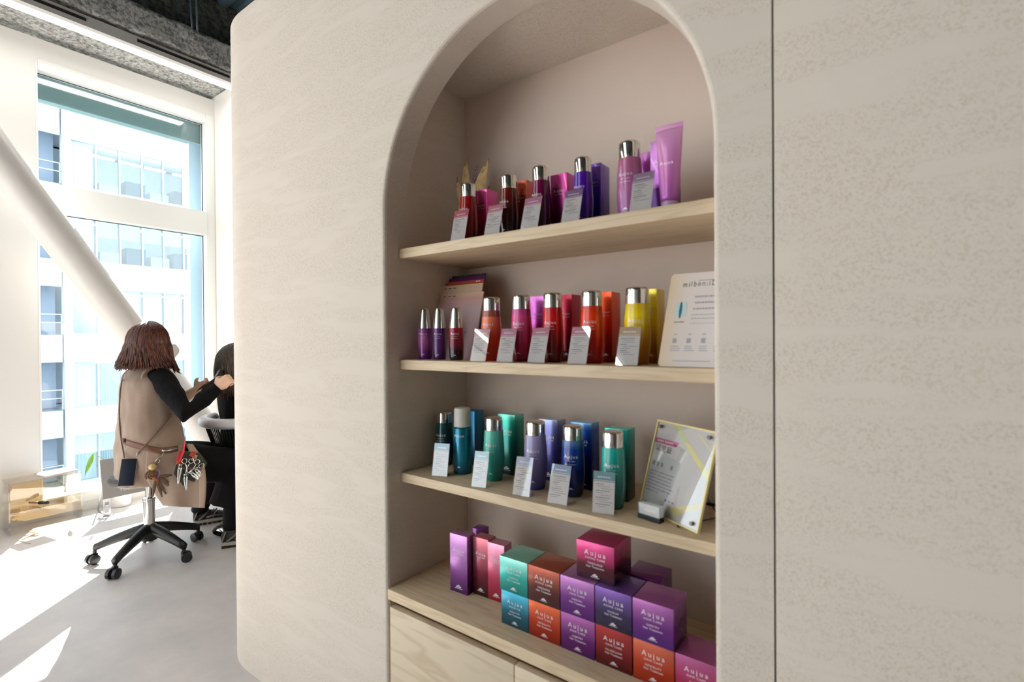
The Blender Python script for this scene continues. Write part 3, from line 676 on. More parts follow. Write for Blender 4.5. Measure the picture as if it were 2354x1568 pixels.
for nm, c, ps in [('green_band', (212, 224, 150), [(.27, .985), (.38, .985), (.60, .82), (.51, .82)]), ('yellow_band', (240, 230, 140), [(.51, .82), (.60, .82), (.97, .585), (.97, .50)]),
                  ('thin_yellow_band', (244, 236, 160), [(.70, .94), (.72, .94), (.97, .79), (.97, .77)]), ('foot_yellow_band', (236, 222, 150), [(.50, .12), (.97, .29), (.97, .24), (.60, .06), (.5, .06)])]:
    m = MB(); flat(m, ps, -.0006); m.obj(nm, mat(nm, c, .5), ct)
m = MB(); flat(m, [(.02, .80), (.44, .80), (.40, .745), (.02, .745)], -.0005); m.obj('pink_ribbon', mat('pink_ribbon', (206, 84, 140), .5), ct)
m = MB()
for k in range(9): flat(m, [(.06+.03*k+(.02 if k > 3 else 0), .765), (.082+.03*k+(.02 if k > 3 else 0), .765), (.082+.03*k+(.02 if k > 3 else 0), .785), (.06+.03*k+(.02 if k > 3 else 0), .785)], -.0003)
m.obj('ribbon_lettering', PAPER, ct)
m = MB(); add_text(m, '認定証', .0165, wc*.20, Lc*.665, 0, 1.25); m.v = [qq(a, c, -.0004) for a, b, c in m.v]; m.obj('lettering', INKD, ct)
m = MB(); rnd = random.Random(11)
for k in range(5):
    if k == 3: continue
    x0 = .06+.075*k+(.02 if k == 4 else 0)
    for q in range(3): flat(m, [(x0, .50+.016*q), (x0+.045, .50+.016*q), (x0+.045, .507+.016*q), (x0, .507+.016*q)], -.0004)
    flat(m, [(x0+.018, .497), (x0+.027, .497), (x0+.027, .54), (x0+.018, .54)], -.0004)
for k in range(7):
    x0 = .04
    while x0 < (.45 if k < 6 else .22):
        x1 = x0+.03+.08*rnd.random(); flat(m, [(x0, .43-.036*k), (x1, .43-.036*k), (x1, .437-.036*k), (x0, .437-.036*k)], -.0004); x0 = x1+.012
for k in range(3): flat(m, [(.40+.06*k, .165), (.43+.06*k, .165), (.43+.06*k, .185), (.40+.06*k, .185)], -.0004)
m.obj('fine_print', INKG, ct)
for i, (x, s) in enumerate(((.1, .93), (.9, .93), (.9, .07), (.1, .07))):
    m = MB(); c = Vector(qq(x*wc, s*Lc, .003)); n_ = Vector((0, -cl, sl))
    m.tube([c, c+n_*.004], .0042, 12); m.obj('stud', mat('stud_bronze', (120, 104, 96), .25, 1), ct)
# wire easel behind the certificate
es = thing('wire_easel', 'black wire easel holding up the certificate', 'easel', (P.x, P.y, z3), rzc)
m = MB()
for x in (wc*.25, wc*.75):
    m.tube([qq(x, .0, .012), qq(x, -.004, .006), qq(x, -.001, -.007), qq(x, Lc*.5, -.007), (x, Lc*.5*sl+.075, .004), (x, .012, .003)], .002, 6)
m.obj('wire', BLACKP, es)
# white framed picture standing behind at the right end
fp = thing('picture_frame', 'white board in a thin black frame behind the certificate', 'frame', tuple(onY((1604, 1000), 1.2).xy)+(z3,))
a = onY((1610, 1061), 1.2); b = .20
m = MB(); hF = a.z-z3
m.box(0, b, 0, .004, .0, hF); m.obj('board', PAPER, fp)
m = MB(); e = .006
for q in ((0, b, hF-e, hF), (0, b, 0, e), (0, e, e, hF-e), (b-e, b, e, hF-e)): m.box(q[0], q[1], -.004, 0, q[2], q[3])
m.obj('frame', BLACKP, fp)
# business card box
P = onZ((1466, 1189), z3); Q = onZ((1516, 1205), z3); rzb = math.atan2(Q.y-P.y, Q.x-P.x); wb2 = (Q-P).length
cb = thing('card_box', 'small clear box of white cards in front of the certificate', 'card box', (P.x, P.y, z3), rzb); hb = onY((1460, 1150), P.y).z-z3
m = MB(); m.box(0, wb2, 0, .0015, .002, hb); m.box(0, wb2, .016, .0175, .002, hb); m.box(0, .0015, 0, .016, .002, hb); m.box(wb2-.0015, wb2, 0, .016, .002, hb); m.obj('clear_case', ACRYL, cb)
m = MB(); m.box(.0, wb2, -.0005, .018, 0, .010); m.obj('base', BLACKP, cb)
m = MB(); m.box(.002, wb2-.002, .002, .0155, .010, hb-.003); m.obj('cards', mat('white_cards', (230, 232, 232), .3, coat=.5), cb)
m = MB(); bars(m, [(wb2*.3, wb2*.82, hb*.5, hb*.66)], .0019); m.obj('printed_band', mat('bright_print', (250, 244, 236), .3), cb)

# --- counter: slim cartons and stacked cube boxes
G4 = 'slim cartons on the counter'
for xl, xr, top, bot, d, st, lb in [
    (1035, 1068, 1225, 1356, .036, [(0, (88, 30, 112)), (.35, (150, 84, 170)), (1, (206, 150, 214))], 'slim lilac to purple carton standing nearest the niche side'),
    (1082, 1106, 1212, 1345, .036, [(0, (60, 20, 84)), (.5, (110, 40, 130)), (1, (150, 80, 170))], 'slim purple carton half hidden behind the other slim ones'),
    (1088, 1117, 1233, 1364, .036, [(0, (56, 20, 26)), (.4, (130, 40, 60)), (1, (214, 120, 140))], 'slim maroon carton fading to pink, second from the niche side'),
    (1122, 1154, 1246, 1376, .036, [(0, (170, 30, 50)), (.4, (206, 70, 110)), (1, (226, 160, 190))], 'slim crimson carton beside the green cube box')]:
    if bot == 1345:
        P = onZ((1088, 1364), CT); P = Vector((onY((xl, 784), P.y+.055).x, P.y+.055, CT)); Q = P+Vector((.034, 0, 0))
    else: P = onZ((xl, bot), CT); Q = onY((xr, 784), P.y)
    h = onY((xl, top), P.y).z-CT
    pbox(lb, tuple(P), Q.x-P.x, d, h, st, group=G4, rz=.05)
G5 = 'stacked cube boxes on the counter'
CB = .0805
def cube(lb, xl, bot, stops, text, base=None, w=CB, rz=0, lvl=0, h=.084, **k):
    P = onZ((xl, bot), CT) if base is None else Vector(base)
    pbox(lb, (P.x, P.y, CT+lvl), w, w, h, stops, rz, text, group=G5, name='cube_box', **k); return P
X0 = [onY((x, 784), .985).x for x in (1148, 1211, 1285, 1365, 1451, 1548)]
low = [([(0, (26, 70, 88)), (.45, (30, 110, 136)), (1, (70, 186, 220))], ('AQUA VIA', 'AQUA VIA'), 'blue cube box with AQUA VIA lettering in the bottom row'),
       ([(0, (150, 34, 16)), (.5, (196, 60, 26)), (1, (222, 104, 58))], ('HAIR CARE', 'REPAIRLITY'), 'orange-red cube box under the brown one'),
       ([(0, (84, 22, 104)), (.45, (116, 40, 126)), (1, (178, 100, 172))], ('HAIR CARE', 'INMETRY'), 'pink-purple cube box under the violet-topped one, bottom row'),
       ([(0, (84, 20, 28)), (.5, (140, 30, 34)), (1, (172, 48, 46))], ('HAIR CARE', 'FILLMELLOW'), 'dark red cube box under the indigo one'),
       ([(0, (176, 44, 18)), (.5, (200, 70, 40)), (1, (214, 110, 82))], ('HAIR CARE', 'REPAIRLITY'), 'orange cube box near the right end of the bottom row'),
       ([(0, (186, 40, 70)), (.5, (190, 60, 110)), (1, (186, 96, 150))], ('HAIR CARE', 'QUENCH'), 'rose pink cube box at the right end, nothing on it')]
for i, (st, tx, lb) in enumerate(low):
    w = (X0[i+1]-X0[i]-.0022) if i < 5 else CB
    w = min(w, .0885)
    if i == 0: w = onY((1210, 784), .985).x-X0[0]
    cube(lb, 0, 0, st, tx, (X0[i], .985, CT), w)
up = [([(0, (20, 134, 128)), (.5, (50, 180, 170)), (1, (150, 226, 216))], ('HAIR CARE', 'QUENCH'), 'sea green cube box on top of the blue one'),
      ([(0, (64, 38, 40)), (.4, (98, 46, 40)), (1, (188, 96, 76))], ('AGING CARE', 'TIMESURGE'), 'copper brown cube box on top of the orange-red one'),
      ([(0, (84, 30, 118)), (.45, (124, 54, 146)), (1, (190, 128, 196))], ('HAIR CARE', 'INMETRY'), 'violet cube box left under the crimson one'),
      ([(0, (46, 40, 60)), (.4, (64, 54, 92)), (1, (130, 92, 180))], ('AGING CARE', 'DIORUM'), 'indigo to charcoal cube box right under the crimson one'),
      ([(0, (84, 36, 130)), (.45, (120, 50, 142)), (1, (184, 110, 182))], ('HAIR CARE', 'INMETRY'), 'purple cube box on top of the right orange one')]
H5 = .0842
for i, (st, tx, lb) in enumerate(up):
    w = min(X0[i+1]-X0[i]-.0022, .0885); dx = -.003 if i == 0 else 0
    cube(lb, 0, 0, st, tx, (X0[i]+dx, .9835, CT), w+(.003 if i == 0 else 0), lvl=H5)
a = onY((1328, 1330), 1.005)
cube('crimson to black cube box at the very top of the stack', 0, 0, [(0, (48, 30, 34)), (.4, (92, 26, 44)), (.6, (176, 40, 98)), (1, (208, 70, 136))], ('AGING CARE', 'TIMESURGE'), (a.x, 1.0, CT), onY((1412, 1300), 1.0).x-a.x, lvl=2*H5)
cube('purple cube box at the back behind the indigo one', 0, 0, [(0, (60, 20, 70)), (1, (120, 40, 130))], ('HAIR CARE', 'INMETRY'), (X0[3]+.03, 1.078, CT), CB, lvl=H5)
cube('plum cube box underneath at the back of the stack', 0, 0, [(0, (60, 20, 70)), (1, (120, 50, 120))], ('HAIR CARE', 'INMETRY'), (X0[3]+.028, 1.079, CT), CB)

# dried flower piece in a wire vase on the top shelf
c = onY((1088, 500), 1.17); C = Vector((c.x, 1.17, z1))
vz = thing('wire_vase', 'geometric dark wire vase in the corner of the top shelf', 'vase', C)
top_z = .10; ring = [Vector((.062*cos(2*pi*i/6+.3), .062*sin(2*pi*i/6+.3), .052)) for i in range(6)]; t2 = [Vector((.026*cos(2*pi*i/6+.3), .026*sin(2*pi*i/6+.3), top_z)) for i in range(6)]; b2 = [Vector((.03*cos(2*pi*i/6+.3), .03*sin(2*pi*i/6+.3), .002)) for i in range(6)]
m = MB()
for i in range(6):
    j = (i+1) % 6
    for a, b in ((ring[i], ring[j]), (t2[i], t2[j]), (b2[i], b2[j]), (ring[i], t2[i]), (ring[i], b2[i])): m.tube([a, b], .0012, 5)
m.obj('wire', mat('dark_brass', (74, 62, 40), .4, .8), vz)
bq = thing('dried_flowers', 'dried tan leaves, lavender and a dark red bloom in the wire vase', 'flowers', C+Vector((0, 0, .003)))
def px_local(p): q = onY(p, 1.17)-C; return Vector((q.x, 0, q.z-.003))
base_ = Vector((0, 0, .06))
for (tip, wd, dy) in [((1073, 364), .017, 0), ((1069, 372), .009, .012), ((1127, 366), .020, -.004), ((1057, 409), .010, -.01), ((1124, 424), .010, .01), ((1049, 452), .010, .01), ((1094, 425), .012, .02)]:
    t = px_local(tip); t.y = dy; s0 = base_*1; d = (t-s0); sd_ = d.cross(Vector((0, 1, .2))).normalized(); rows = []
    for k in range(9):
        u = k/8; wv = wd*1.5*sin(pi*min(1, u**1.3))*(1 if u < 1 else 0)+.0012*(1-u); cpt = s0+d*u+Vector((0, -.012*sin(pi*u), 0))
        rows.append([cpt-sd_*wv*.7+Vector((0, -.004, 0)), cpt, cpt+sd_*wv*.7+Vector((0, -.004, 0))])
    MB().grid(rows, .0006).obj('leaf', mat('dried_leaf', (190, 158, 110), .8, vary=.18, bscale=60), bq, True)
for tip in ((1096, 377), (1068, 398), (1090, 385)):
    t = px_local(tip); m = MB(); m.tube([base_, t], .0012, 5)
    d = t-base_
    for k in range(26):
        u = .55+.45*k/26; m.ball(base_+d*u+Vector((.004*cos(k*2.4), .004*sin(k*2.4), 0)), .0028*(1.3-u*.6), 6, 4)
    m.obj('lavender_sprig', mat('dried_lavender', (146, 130, 146), .9), bq)
t = px_local((1106, 418)); m = MB()
for k in range(26):
    a = k*2.4; r = .004+.011*sqrt(k/26); d = Vector((r*cos(a), -.008+.006*(1-k/26), r*sin(a)*.8)); m.ball(t+d, (.0055, .003, .0065), 7, 5, Matrix.Rotation(a, 3, 'Y'))
m.obj('bloom', mat('dark_red_bloom', (104, 34, 44), .85), bq, True)
m = MB(); m.tube([base_, t+Vector((0, -.004, -.004))], .0012, 5)
for q in ((1078, 470), (1100, 470)): m.tube([px_local((1088, 560))*.0+Vector((0, 0, .004)), base_], .003, 6)
m.obj('stem', mat('dried_stem', (116, 96, 60), .8), bq)

# ------------------------------------------------------------------ brace, outside, furniture by the window
XB = XW+.34
b0 = onX((86, 480), XB); b1 = onX((280, 735), XB); d = (b1-b0)/(b1.z-b0.z)
lo = b0+d*(.0-b0.z); hi = b0+d*(3.42-b0.z)
axis = (lo-hi).normalized(); rad = .108
m = MB(); ring0 = []; ring1 = []; side = axis.cross(Vector((1, 0, 0))).normalized()
for j in range(40):
    o = (Vector((1, 0, 0))*cos(2*pi*j/40)+side*sin(2*pi*j/40))*rad
    a = hi+o; ring0.append(a+axis*((3.425-a.z)/axis.z)); a = lo+o; ring1.append(a+axis*((.001-a.z)/axis.z))
m.rings([ring0, ring1]); br = m.obj('column_brace', mat('white_steel', (226, 222, 218), .35), smooth='angle'); br.name = 'pillar_brace'; struct(br)

# the office block across the street
XF = -32.0; FY0, FP, NC = 7.10, .985, 10; FZ0, FH, SPH = EYE+.34, 3.655, 1.34
fb = thing('office_building', 'pale glass office block across the street, seen through the window', 'building', (XF, 10, -9)); OFF = Vector((XF, 10, -9))
M_PANE = glass_mat('facade_glass', (.90, .97, .99), .14); M_SP = mat('spandrel_glass', (216, 230, 236), .25, coat=.4); M_MU = mat('facade_mullion', (206, 212, 220), .45)
M_BL = mat('pale_curtain', (240, 246, 246), .8); M_SL = mat('blue_slat', (196, 222, 244), .7); M_IN = mat('office_back', (186, 200, 210), .8); M_GR = mat('green_blind', (206, 236, 216), .7)
pane = spd = None; floors = range(-3, 5)
z_lo = FZ0+FH*floors[0]; z_hi = FZ0+FH*(floors[-1]+1)
for k in floors:
    zb = FZ0+k*FH                                   # foot of the glass row, spandrel below it
    for c in range(NC):
        y0 = FY0+c*FP
        if pane is None:
            pane = MB().box(-.02, .02, .03, FP-.03, .03, FH-SPH-.03).obj('window_pane', M_PANE, fb); pane.location = Vector((XF, y0, zb))-OFF
            spd = MB().box(-.02, .03, .03, FP-.03, .03, SPH-.03).obj('spandrel_panel', M_SP, fb); spd.location = Vector((XF, y0, zb-SPH))-OFF
        else:
            share(pane, 'window_pane', fb, Vector((XF, y0, zb))-OFF); share(spd, 'spandrel_panel', fb, Vector((XF, y0, zb-SPH))-OFF)
mu = MB().box(-.04, .09, -.03, .03, z_lo-SPH, z_hi).obj('mullion', M_MU, fb); mu.location = Vector((XF, FY0, 0))-OFF
for c in range(1, NC+1): share(mu, 'mullion', fb, Vector((XF, FY0+c*FP, 0))-OFF)
tr = MB().box(-.03, .07, 0, NC*FP, -.03, .03).obj('transom', M_MU, fb); tr.location = Vector((XF, FY0, FZ0+FH*floors[0]))-OFF
for k in floors:
    for q in (0, FH-SPH):
        if k == floors[0] and q == 0: continue
        share(tr, 'transom', fb, Vector((XF, FY0, FZ0+k*FH+q))-OFF)
# what shows behind the panes: slatted blinds, curtains, open offices
sl_ = MB()
for i in range(9): sl_.box(-.01, .01, .06+i*.1, .115+i*.1, 0, FH-SPH-.1)
cu_ = MB(); rows = []
for i in range(25): rows.append([(.03*sin(i*1.7), .05+i*.0365, z) for z in (0, FH-SPH-.08)])
cu_.grid(rows, .004)
gb_ = MB().box(-.01, .01, .05, FP-.05, 1.3, FH-SPH-.04)
first = {}
rnd = random.Random(5)
pat = {3: 'SSSSSSCCCC', 2: 'COOOOCCCSS', 1: 'CGGGGGGGCC', 0: 'OCCCCCCSCC', -1: 'CSCCSCSCCO', -2: 'CSCSCCSCCC', -3: 'CSCSCCSCCC', 4: 'SSSSSSSSSS'}
for k in floors:
    for c in range(NC):
        ch = pat[k][c]
        if ch == 'O': continue
        mbx, nm, mm = {'S': (sl_, 'slat_blind', M_SL), 'C': (cu_, 'curtain', M_BL), 'G': (gb_, 'roller_blind', M_GR)}[ch]
        loc = Vector((XF-.18, FY0+c*FP, FZ0+k*FH+.02))-OFF
        if nm in first: share(first[nm], nm, fb, loc)
        else: first[nm] = mbx.obj(nm, mm, fb); first[nm].location = loc
    fl_ = MB().box(-3.4, -.3, -1.5, NC*FP, -.9, -.04).obj('floor_slab', M_MU, fb); fl_.location = Vector((XF, FY0, FZ0+k*FH))-OFF
    bw = MB().box(-3.5, -3.4, -1.5, NC*FP, -1, FH).obj('office_wall', M_IN, fb); bw.location = Vector((XF, FY0, FZ0+k*FH))-OFF
    for q, y in enumerate((1.2, 2.4, 3.6, 5.0)):
        b_ = MB().box(-1.6, -1.45, y, y+1.0, FH-SPH-.16, FH-SPH-.10).obj('ceiling_lamp', EMIT, fb); b_.location = Vector((XF, FY0, FZ0+k*FH))-OFF
    if k in (1, 2):
        for q in range(5):
            d_ = MB().box(-2.2-.3*(q % 2), -1.2, .3+q*1.15, 1.2+q*1.15, 0, .75 if q % 2 else 1.1).obj('office_desk', M_MU if q % 2 else mat('office_grey', (96, 108, 122), .7), fb); d_.location = Vector((XF, FY0, FZ0+k*FH))-OFF
# corner post and the balcony bays left of it
po = MB().box(-.2, .35, -.34, -.06, z_lo-SPH, z_hi).obj('corner_post', mat('facade_post', (216, 220, 226), .5), fb); po.location = Vector((XF, FY0, 0))-OFF
for k in floors:
    zb = FZ0+k*FH; Lc_ = Vector((XF, FY0, zb))-OFF
    def put(mbx, nm, mm, first={}):
        o = mbx.obj(nm, mm, fb); o.location = Lc_; return o
    put(MB().box(.1, .14, -2.6, -.40, -SPH, -.04), 'balcony_panel', mat('balcony_glass', (204, 228, 226), .3, coat=.3))
    put(MB().box(-1.3, .1, -2.6, -.36, -.25, 0), 'balcony_slab', mat('balcony_soffit', (120, 134, 150), .8))
    m = MB()
    for z in (.55, .95): m.box(.1, .13, -2.6, -.40, z, z+.035)
    for y in (-.43, -1.5, -2.55): m.box(.1, .13, y, y+.03, 0, .95)
    put(m, 'balcony_rail', M_MU)
    put(MB().box(-1.32, -1.28, -2.6, -.36, 0, FH-.25), 'recess_wall', mat('recess_grey', (168, 184, 204), .7))
    put(MB().box(-1.27, -1.24, -1.95, -1.0, .1, 2.1), 'balcony_door', M_SP)
    m = MB()
    for y in (-2.0, -1.45, -1.0): m.box(-1.24, -1.2, y, y+.06, .1, 2.15)
    m.box(-1.24, -1.2, -2.0, -.94, 2.1, 2.18); put(m, 'door_frame', FRAME)
MB().box(-6, .0, -9, -2.6, z_lo-SPH, z_hi+1).obj('far_bay', M_SP, fb).location = Vector((XF, FY0, 0))-OFF
MB().box(-6, .0, NC*FP+.05, NC*FP+14, z_lo-SPH, z_hi+1).obj('right_bay', M_SP, fb).location = Vector((XF, FY0, 0))-OFF
MB().box(-6, -3.6, -3, NC*FP+1, z_lo-SPH, z_hi).obj('core_wall', M_IN, fb).location = Vector((XF, FY0, 0))-OFF
struct(MB().box(-60, XW-.6, -60, 80, -9.2, -9).obj('street_ground', mat('pavement_grey', (112, 112, 110), .9)))

# clear acrylic side table by the window wall
A0 = onZ((18, 1236), 0); tx, ty, tz = A0.x-.10, A0.y+.19, 0
at = thing('acrylic_table', 'clear acrylic side table with an amber inner sheet below the window', 'table', (tx, ty, 0))
h = onX((10, 1115), A0.x).z; hw, hd = .185, .10
MB().box(-hd, hd, -hw, hw, h-.008, h).obj('top', ACRYL, at)
MB().box(-hd, hd, -hw, -hw+.008, 0, h-.008).obj('side_panel', ACRYL, at); MB().box(-hd, hd, hw-.008, hw, 0, h-.008).obj('side_panel', ACRYL, at)
MB().box(-hd, -hd+.005, -hw+.009, hw-.009, .03, h-.009).obj('amber_sheet', AMBER, at)
MB().box(-hd+.006, hd-.01, -hw+.009, hw-.009, .14, .146).obj('lower_shelf', AMBER, at)
mg = thing('magazine', 'grey magazine lying on the clear acrylic table', 'magazine', (tx, ty+.07, h+.0006), .2)
MB().box(-.09, .07, -.09, .09, 0, .008).obj('pages', PAPER, mg); MB().box(-.091, .071, -.091, .091, .008, .0095).obj('cover', mat('magazine_cover', (170, 174, 186), .4), mg)
hb_ = thing('round_brush', 'round hair brush lying inside the clear acrylic table', 'brush', (tx, ty-.02, .147+.014), .6)
m = MB(); m.tube([(-.07, 0, 0), (-.01, 0, 0), (0, 0, 0)], [.006, .007, .006], 10); m.obj('handle', mat('brush_handle', (150, 120, 90), .4), hb_, True)
m = MB(); m.tube([(0, 0, 0), (.06, 0, 0)], .012, 12); m.obj('barrel', BLACKP, hb_, True)
cbl = onZ((60, 1290), 0)
m = MB(); m.tube([(tx+.05, ty-.10, .006), (tx+.16, ty-.06, .004), (tx+.24, ty-.16, .004), (tx+.36, ty-.13, .004)], .0035, 6)
tag(m.obj('power_cord', mat('pale_cord', (216, 200, 180), .5), smooth=True), 'pale cord lying on the floor before the acrylic table', 'cord')

# grey board stand behind the stylist
Bl = onZ((229, 1183), 0); bd = thing('board_stand', 'grey leaning board sign on punched metal feet behind the stylist', 'sign', (Bl.x+.06, Bl.y, 0))
a = onX((225, 1145), Bl.x).z; H = onX((237, 1051), Bl.x-.09); Lb = .50; tb_ = H.z
sl, cl = sin(.24), cos(.24); zb = a; hh = (tb_-zb)/cl
def bq_(y, s, o=0): return (o*cl-s*sl+.02, y, zb+s*cl+o*sl)
m = MB(); v = [bq_(y, s, o) for o in (0, .006) for s in (0, hh) for y in (0, Lb)]
m.add(v, [(0, 1, 3, 2), (4, 6, 7, 5), (0, 4, 5, 1), (2, 3, 7, 6), (0, 2, 6, 4), (1, 5, 7, 3)]); m.obj('board', mat('board_grey', (150, 146, 143), .5), bd)
for y in (.0, Lb-.045):
    m = MB()
    for (ya, yb_, z0, z1) in ((y, y+.01, 0, zb+.02), (y+.035, y+.045, 0, zb+.02), (y+.01, y+.035, 0, .02), (y+.01, y+.035, .045, .075), (y+.01, y+.035, .1, zb+.02)): m.box(.012, .018, ya, yb_, z0, z1)
    m.obj('metal_foot', STEEL, bd)
    m = MB(); m.tube([(.015, y+.02, .006), (-.17, y+.02, .006), (-.06, y+.02, zb+.1)], .006, 6); m.obj('back_leg', STEEL, bd)
m = MB(); pts = [bq_(.10+.045*sin(t*1.9)+.022*t, hh*.42+.045*cos(t*2.6)*(1-.06*t), .0075) for t in [i*.16 for i in range(70)]]
m.tube(pts, .0042, 6); m.obj('script_lettering', mat('board_white', (246, 246, 246), .4), bd, True)
m = MB(); add_text(m, 'TOKYO', .026, .10, hh*.12, 0, 1.4, 'LEFT'); m.v = [bq_(a_, c_, .0066) for a_, b_, c_ in m.v]; m.obj('lettering', mat('board_white', (246, 246, 246), .4), bd)
m = MB(); m.tube([bq_(.055, hh*.55, .007), bq_(.045, hh*.48, .007), bq_(.043, hh*.40, .007), bq_(.05, hh*.33, .007)], [.002, .007, .007, .002], 8); m.obj('dark_mark', mat('board_ink', (52, 50, 50), .5), bd, True)
# potted plant behind the board
pl = thing('potted_plant', 'potted plant with long green leaves behind the grey board', 'plant', (Bl.x-.12, Bl.y+.16, 0))
MB().lathe([(.05, 0), (.062, .003), (.07, .12), (.064, .12), (.06, .10)], 24).obj('pot', WHITE, pl, 'angle')
o0 = Vector(pl.location)
LEAF = mat('green_leaf', (126, 176, 62), .45, vary=.15, bscale=30)
def leaf(tip_px, mid_px, wd, X):
    P0 = onX(mid_px, X)-o0; P1 = onX(tip_px, X)-o0; m = MB(); rows = []; base = Vector((0, 0, .11)); d = P1-P0; sd_ = Vector((.5, .85, 0))
    for k in range(9):
        u = k/8; w_ = wd*sin(pi*u**.8); c = P0+d*u+Vector((.01*sin(pi*u), 0, 0)); rows.append([c-sd_*w_, c+Vector((.004, 0, -.002)), c+sd_*w_])
    m.grid(rows, .0008); m.obj('leaf', LEAF, pl, True)
    m = MB(); m.tube([base, (base+P0)/2+Vector((0, 0, .08)), P0], [.004, .003, .002], 6); m.obj('stem', LEAF, pl, True)
leaf((195, 1092), (214, 1041), .016, Bl.x-.10); leaf((266, 1012), (268, 978), .010, Bl.x-.10); leaf((300, 1060), (290, 1035), .016, Bl.x-.16); leaf((250, 1090), (262, 1060), .016, Bl.x-.20)

# ------------------------------------------------------------------ swivel stool
HUB = onZ((344, 1279), 0); st_ = thing('swivel_stool', 'black five-armed swivel stool with chrome gas lift under the stylist', 'stool', (HUB.x, HUB.y, 0))
wh = [onZ(p, 0)-HUB for p in ((275, 1322), (220, 1295), (428, 1283), (450, 1241))]
angs = sorted([math.atan2(v.y, v.x) for v in wh]); a0 = math.atan2(wh[0].y, wh[0].x)
for k in range(5):
    a = a0+2*pi*k/5; d = Vector((cos(a), sin(a), 0)); s = Vector((-sin(a), cos(a), 0)); rows = []
    for u in range(9):
        t = u/8; r = .02+.245*t; z = .165-.075*t**1.3; wv = .034-.014*t; hv = .030-.012*t
        rows.append([d*r+s*wv*q0+Vector((0, 0, z+hv*q1)) for q0, q1 in ((-.6, -1), (.6, -1), (1, .1), (.55, .9), (0, 1.1), (-.55, .9), (-1, .1))])
    m = MB().rings(rows); m.obj('arm', BLACKP, st_, True)
    e = d*.262; ca = a+.9*(k % 3); cdir = Vector((cos(ca), sin(ca), 0)); cs = Vector((-sin(ca), cos(ca), 0))
    m = MB(); m.tube([e+Vector((0, 0, .075)), e+Vector((0, 0, .05))], .010, 8)
    m.box(e.x-.012, e.x+.012, e.y-.012, e.y+.012, .043, .06); cs_o = m.obj('caster', BLACKP, st_)
    for sg_ in (-1, 1):
        c = e+cdir*.012+cs*sg_*.017+Vector((0, 0, .0275)); w_ = MB(); w_.tube([c-cs*.0095, c-cs*.008, c+cs*.008, c+cs*.0095], [.023, .0272, .0272, .023], 20); w_.obj('wheel', mat('caster_tread', (34, 35, 37), .35), cs_o, 'angle')
MB().lathe([(.04, .10), (.05, .12), (.05, .165), (.032, .19)], 24).obj('hub', BLACKP, st_, 'angle')
MB().lathe([(.029, .185), (.029, .33), (.031, .332), (.031, .345), (.02, .347)], 24).obj('gas_lift_sleeve', CHROME, st_, 'angle')
MB().lathe([(.018, .345), (.018, .445)], 20).obj('gas_lift_rod', CHROME, st_, 'angle')
MB().lathe([(.10, .435), (.155, .443), (.185, .458), (.19, .475), (.18, .492), (.15, .498), (.0, .50)], 36).obj('seat', mat('seat_leather', (62, 56, 56), .5), st_, 'angle')

# ------------------------------------------------------------------ people
from mathutils.bvhtree import BVHTree
def remesh(mb, name, m, parent, voxel=.006, smooth=4, fold=0, fscale=14, off=Vector((0, 0, 0)), stretch=(1, 1, .45)):
    me = bpy.data.meshes.new('t'); me.from_pydata([tuple(Vector(v)) for v in mb.v], [], mb.f)
    bm = bmesh.new(); bm.from_mesh(me); bmesh.ops.recalc_face_normals(bm, faces=bm.faces); bm.to_mesh(me); bm.free()
    o = bpy.data.objects.new('t', me); COL.objects.link(o)
    r = o.modifiers.new('r', 'REMESH'); r.mode = 'VOXEL'; r.voxel_size = voxel
    sm = o.modifiers.new('s', 'SMOOTH'); sm.iterations = smooth; sm.factor = .5
    dg = bpy.context.evaluated_depsgraph_get(); n = bpy.data.meshes.new_from_object(o.evaluated_get(dg)); bpy.data.objects.remove(o)
    n.name = name
    if fold:
        nv = len(n.vertices); co = [0.0]*(3*nv); no = [0.0]*(3*nv)
        n.vertices.foreach_get('co', co); n.vertices.foreach_get('normal', no)
        for i in range(0, 3*nv, 3):
            q = Vector((co[i]*stretch[0], co[i+1]*stretch[1], co[i+2]*stretch[2]))*fscale
            d = (noise.noise(q+Vector((3, 7, 1)))+.5*noise.noise(q*2.3))*fold
            co[i] += no[i]*d; co[i+1] += no[i+1]*d; co[i+2] += no[i+2]*d
        n.vertices.foreach_set('co', co)
    n.transform(Matrix.Translation(-off))
    n.polygons.foreach_set('use_smooth', [True]*len(n.polygons)); n.materials.clear(); n.materials.append(m)
    ob = bpy.data.objects.new(name, n); COL.objects.link(ob); ob.parent = parent; return ob
def ell(c, a, b, n=28, rx=Vector((1, 0, 0)), ry=Vector((0, 1, 0))): return [Vector(c)+rx*a*cos(2*pi*j/n)+ry*b*sin(2*pi*j/n) for j in range(n)]
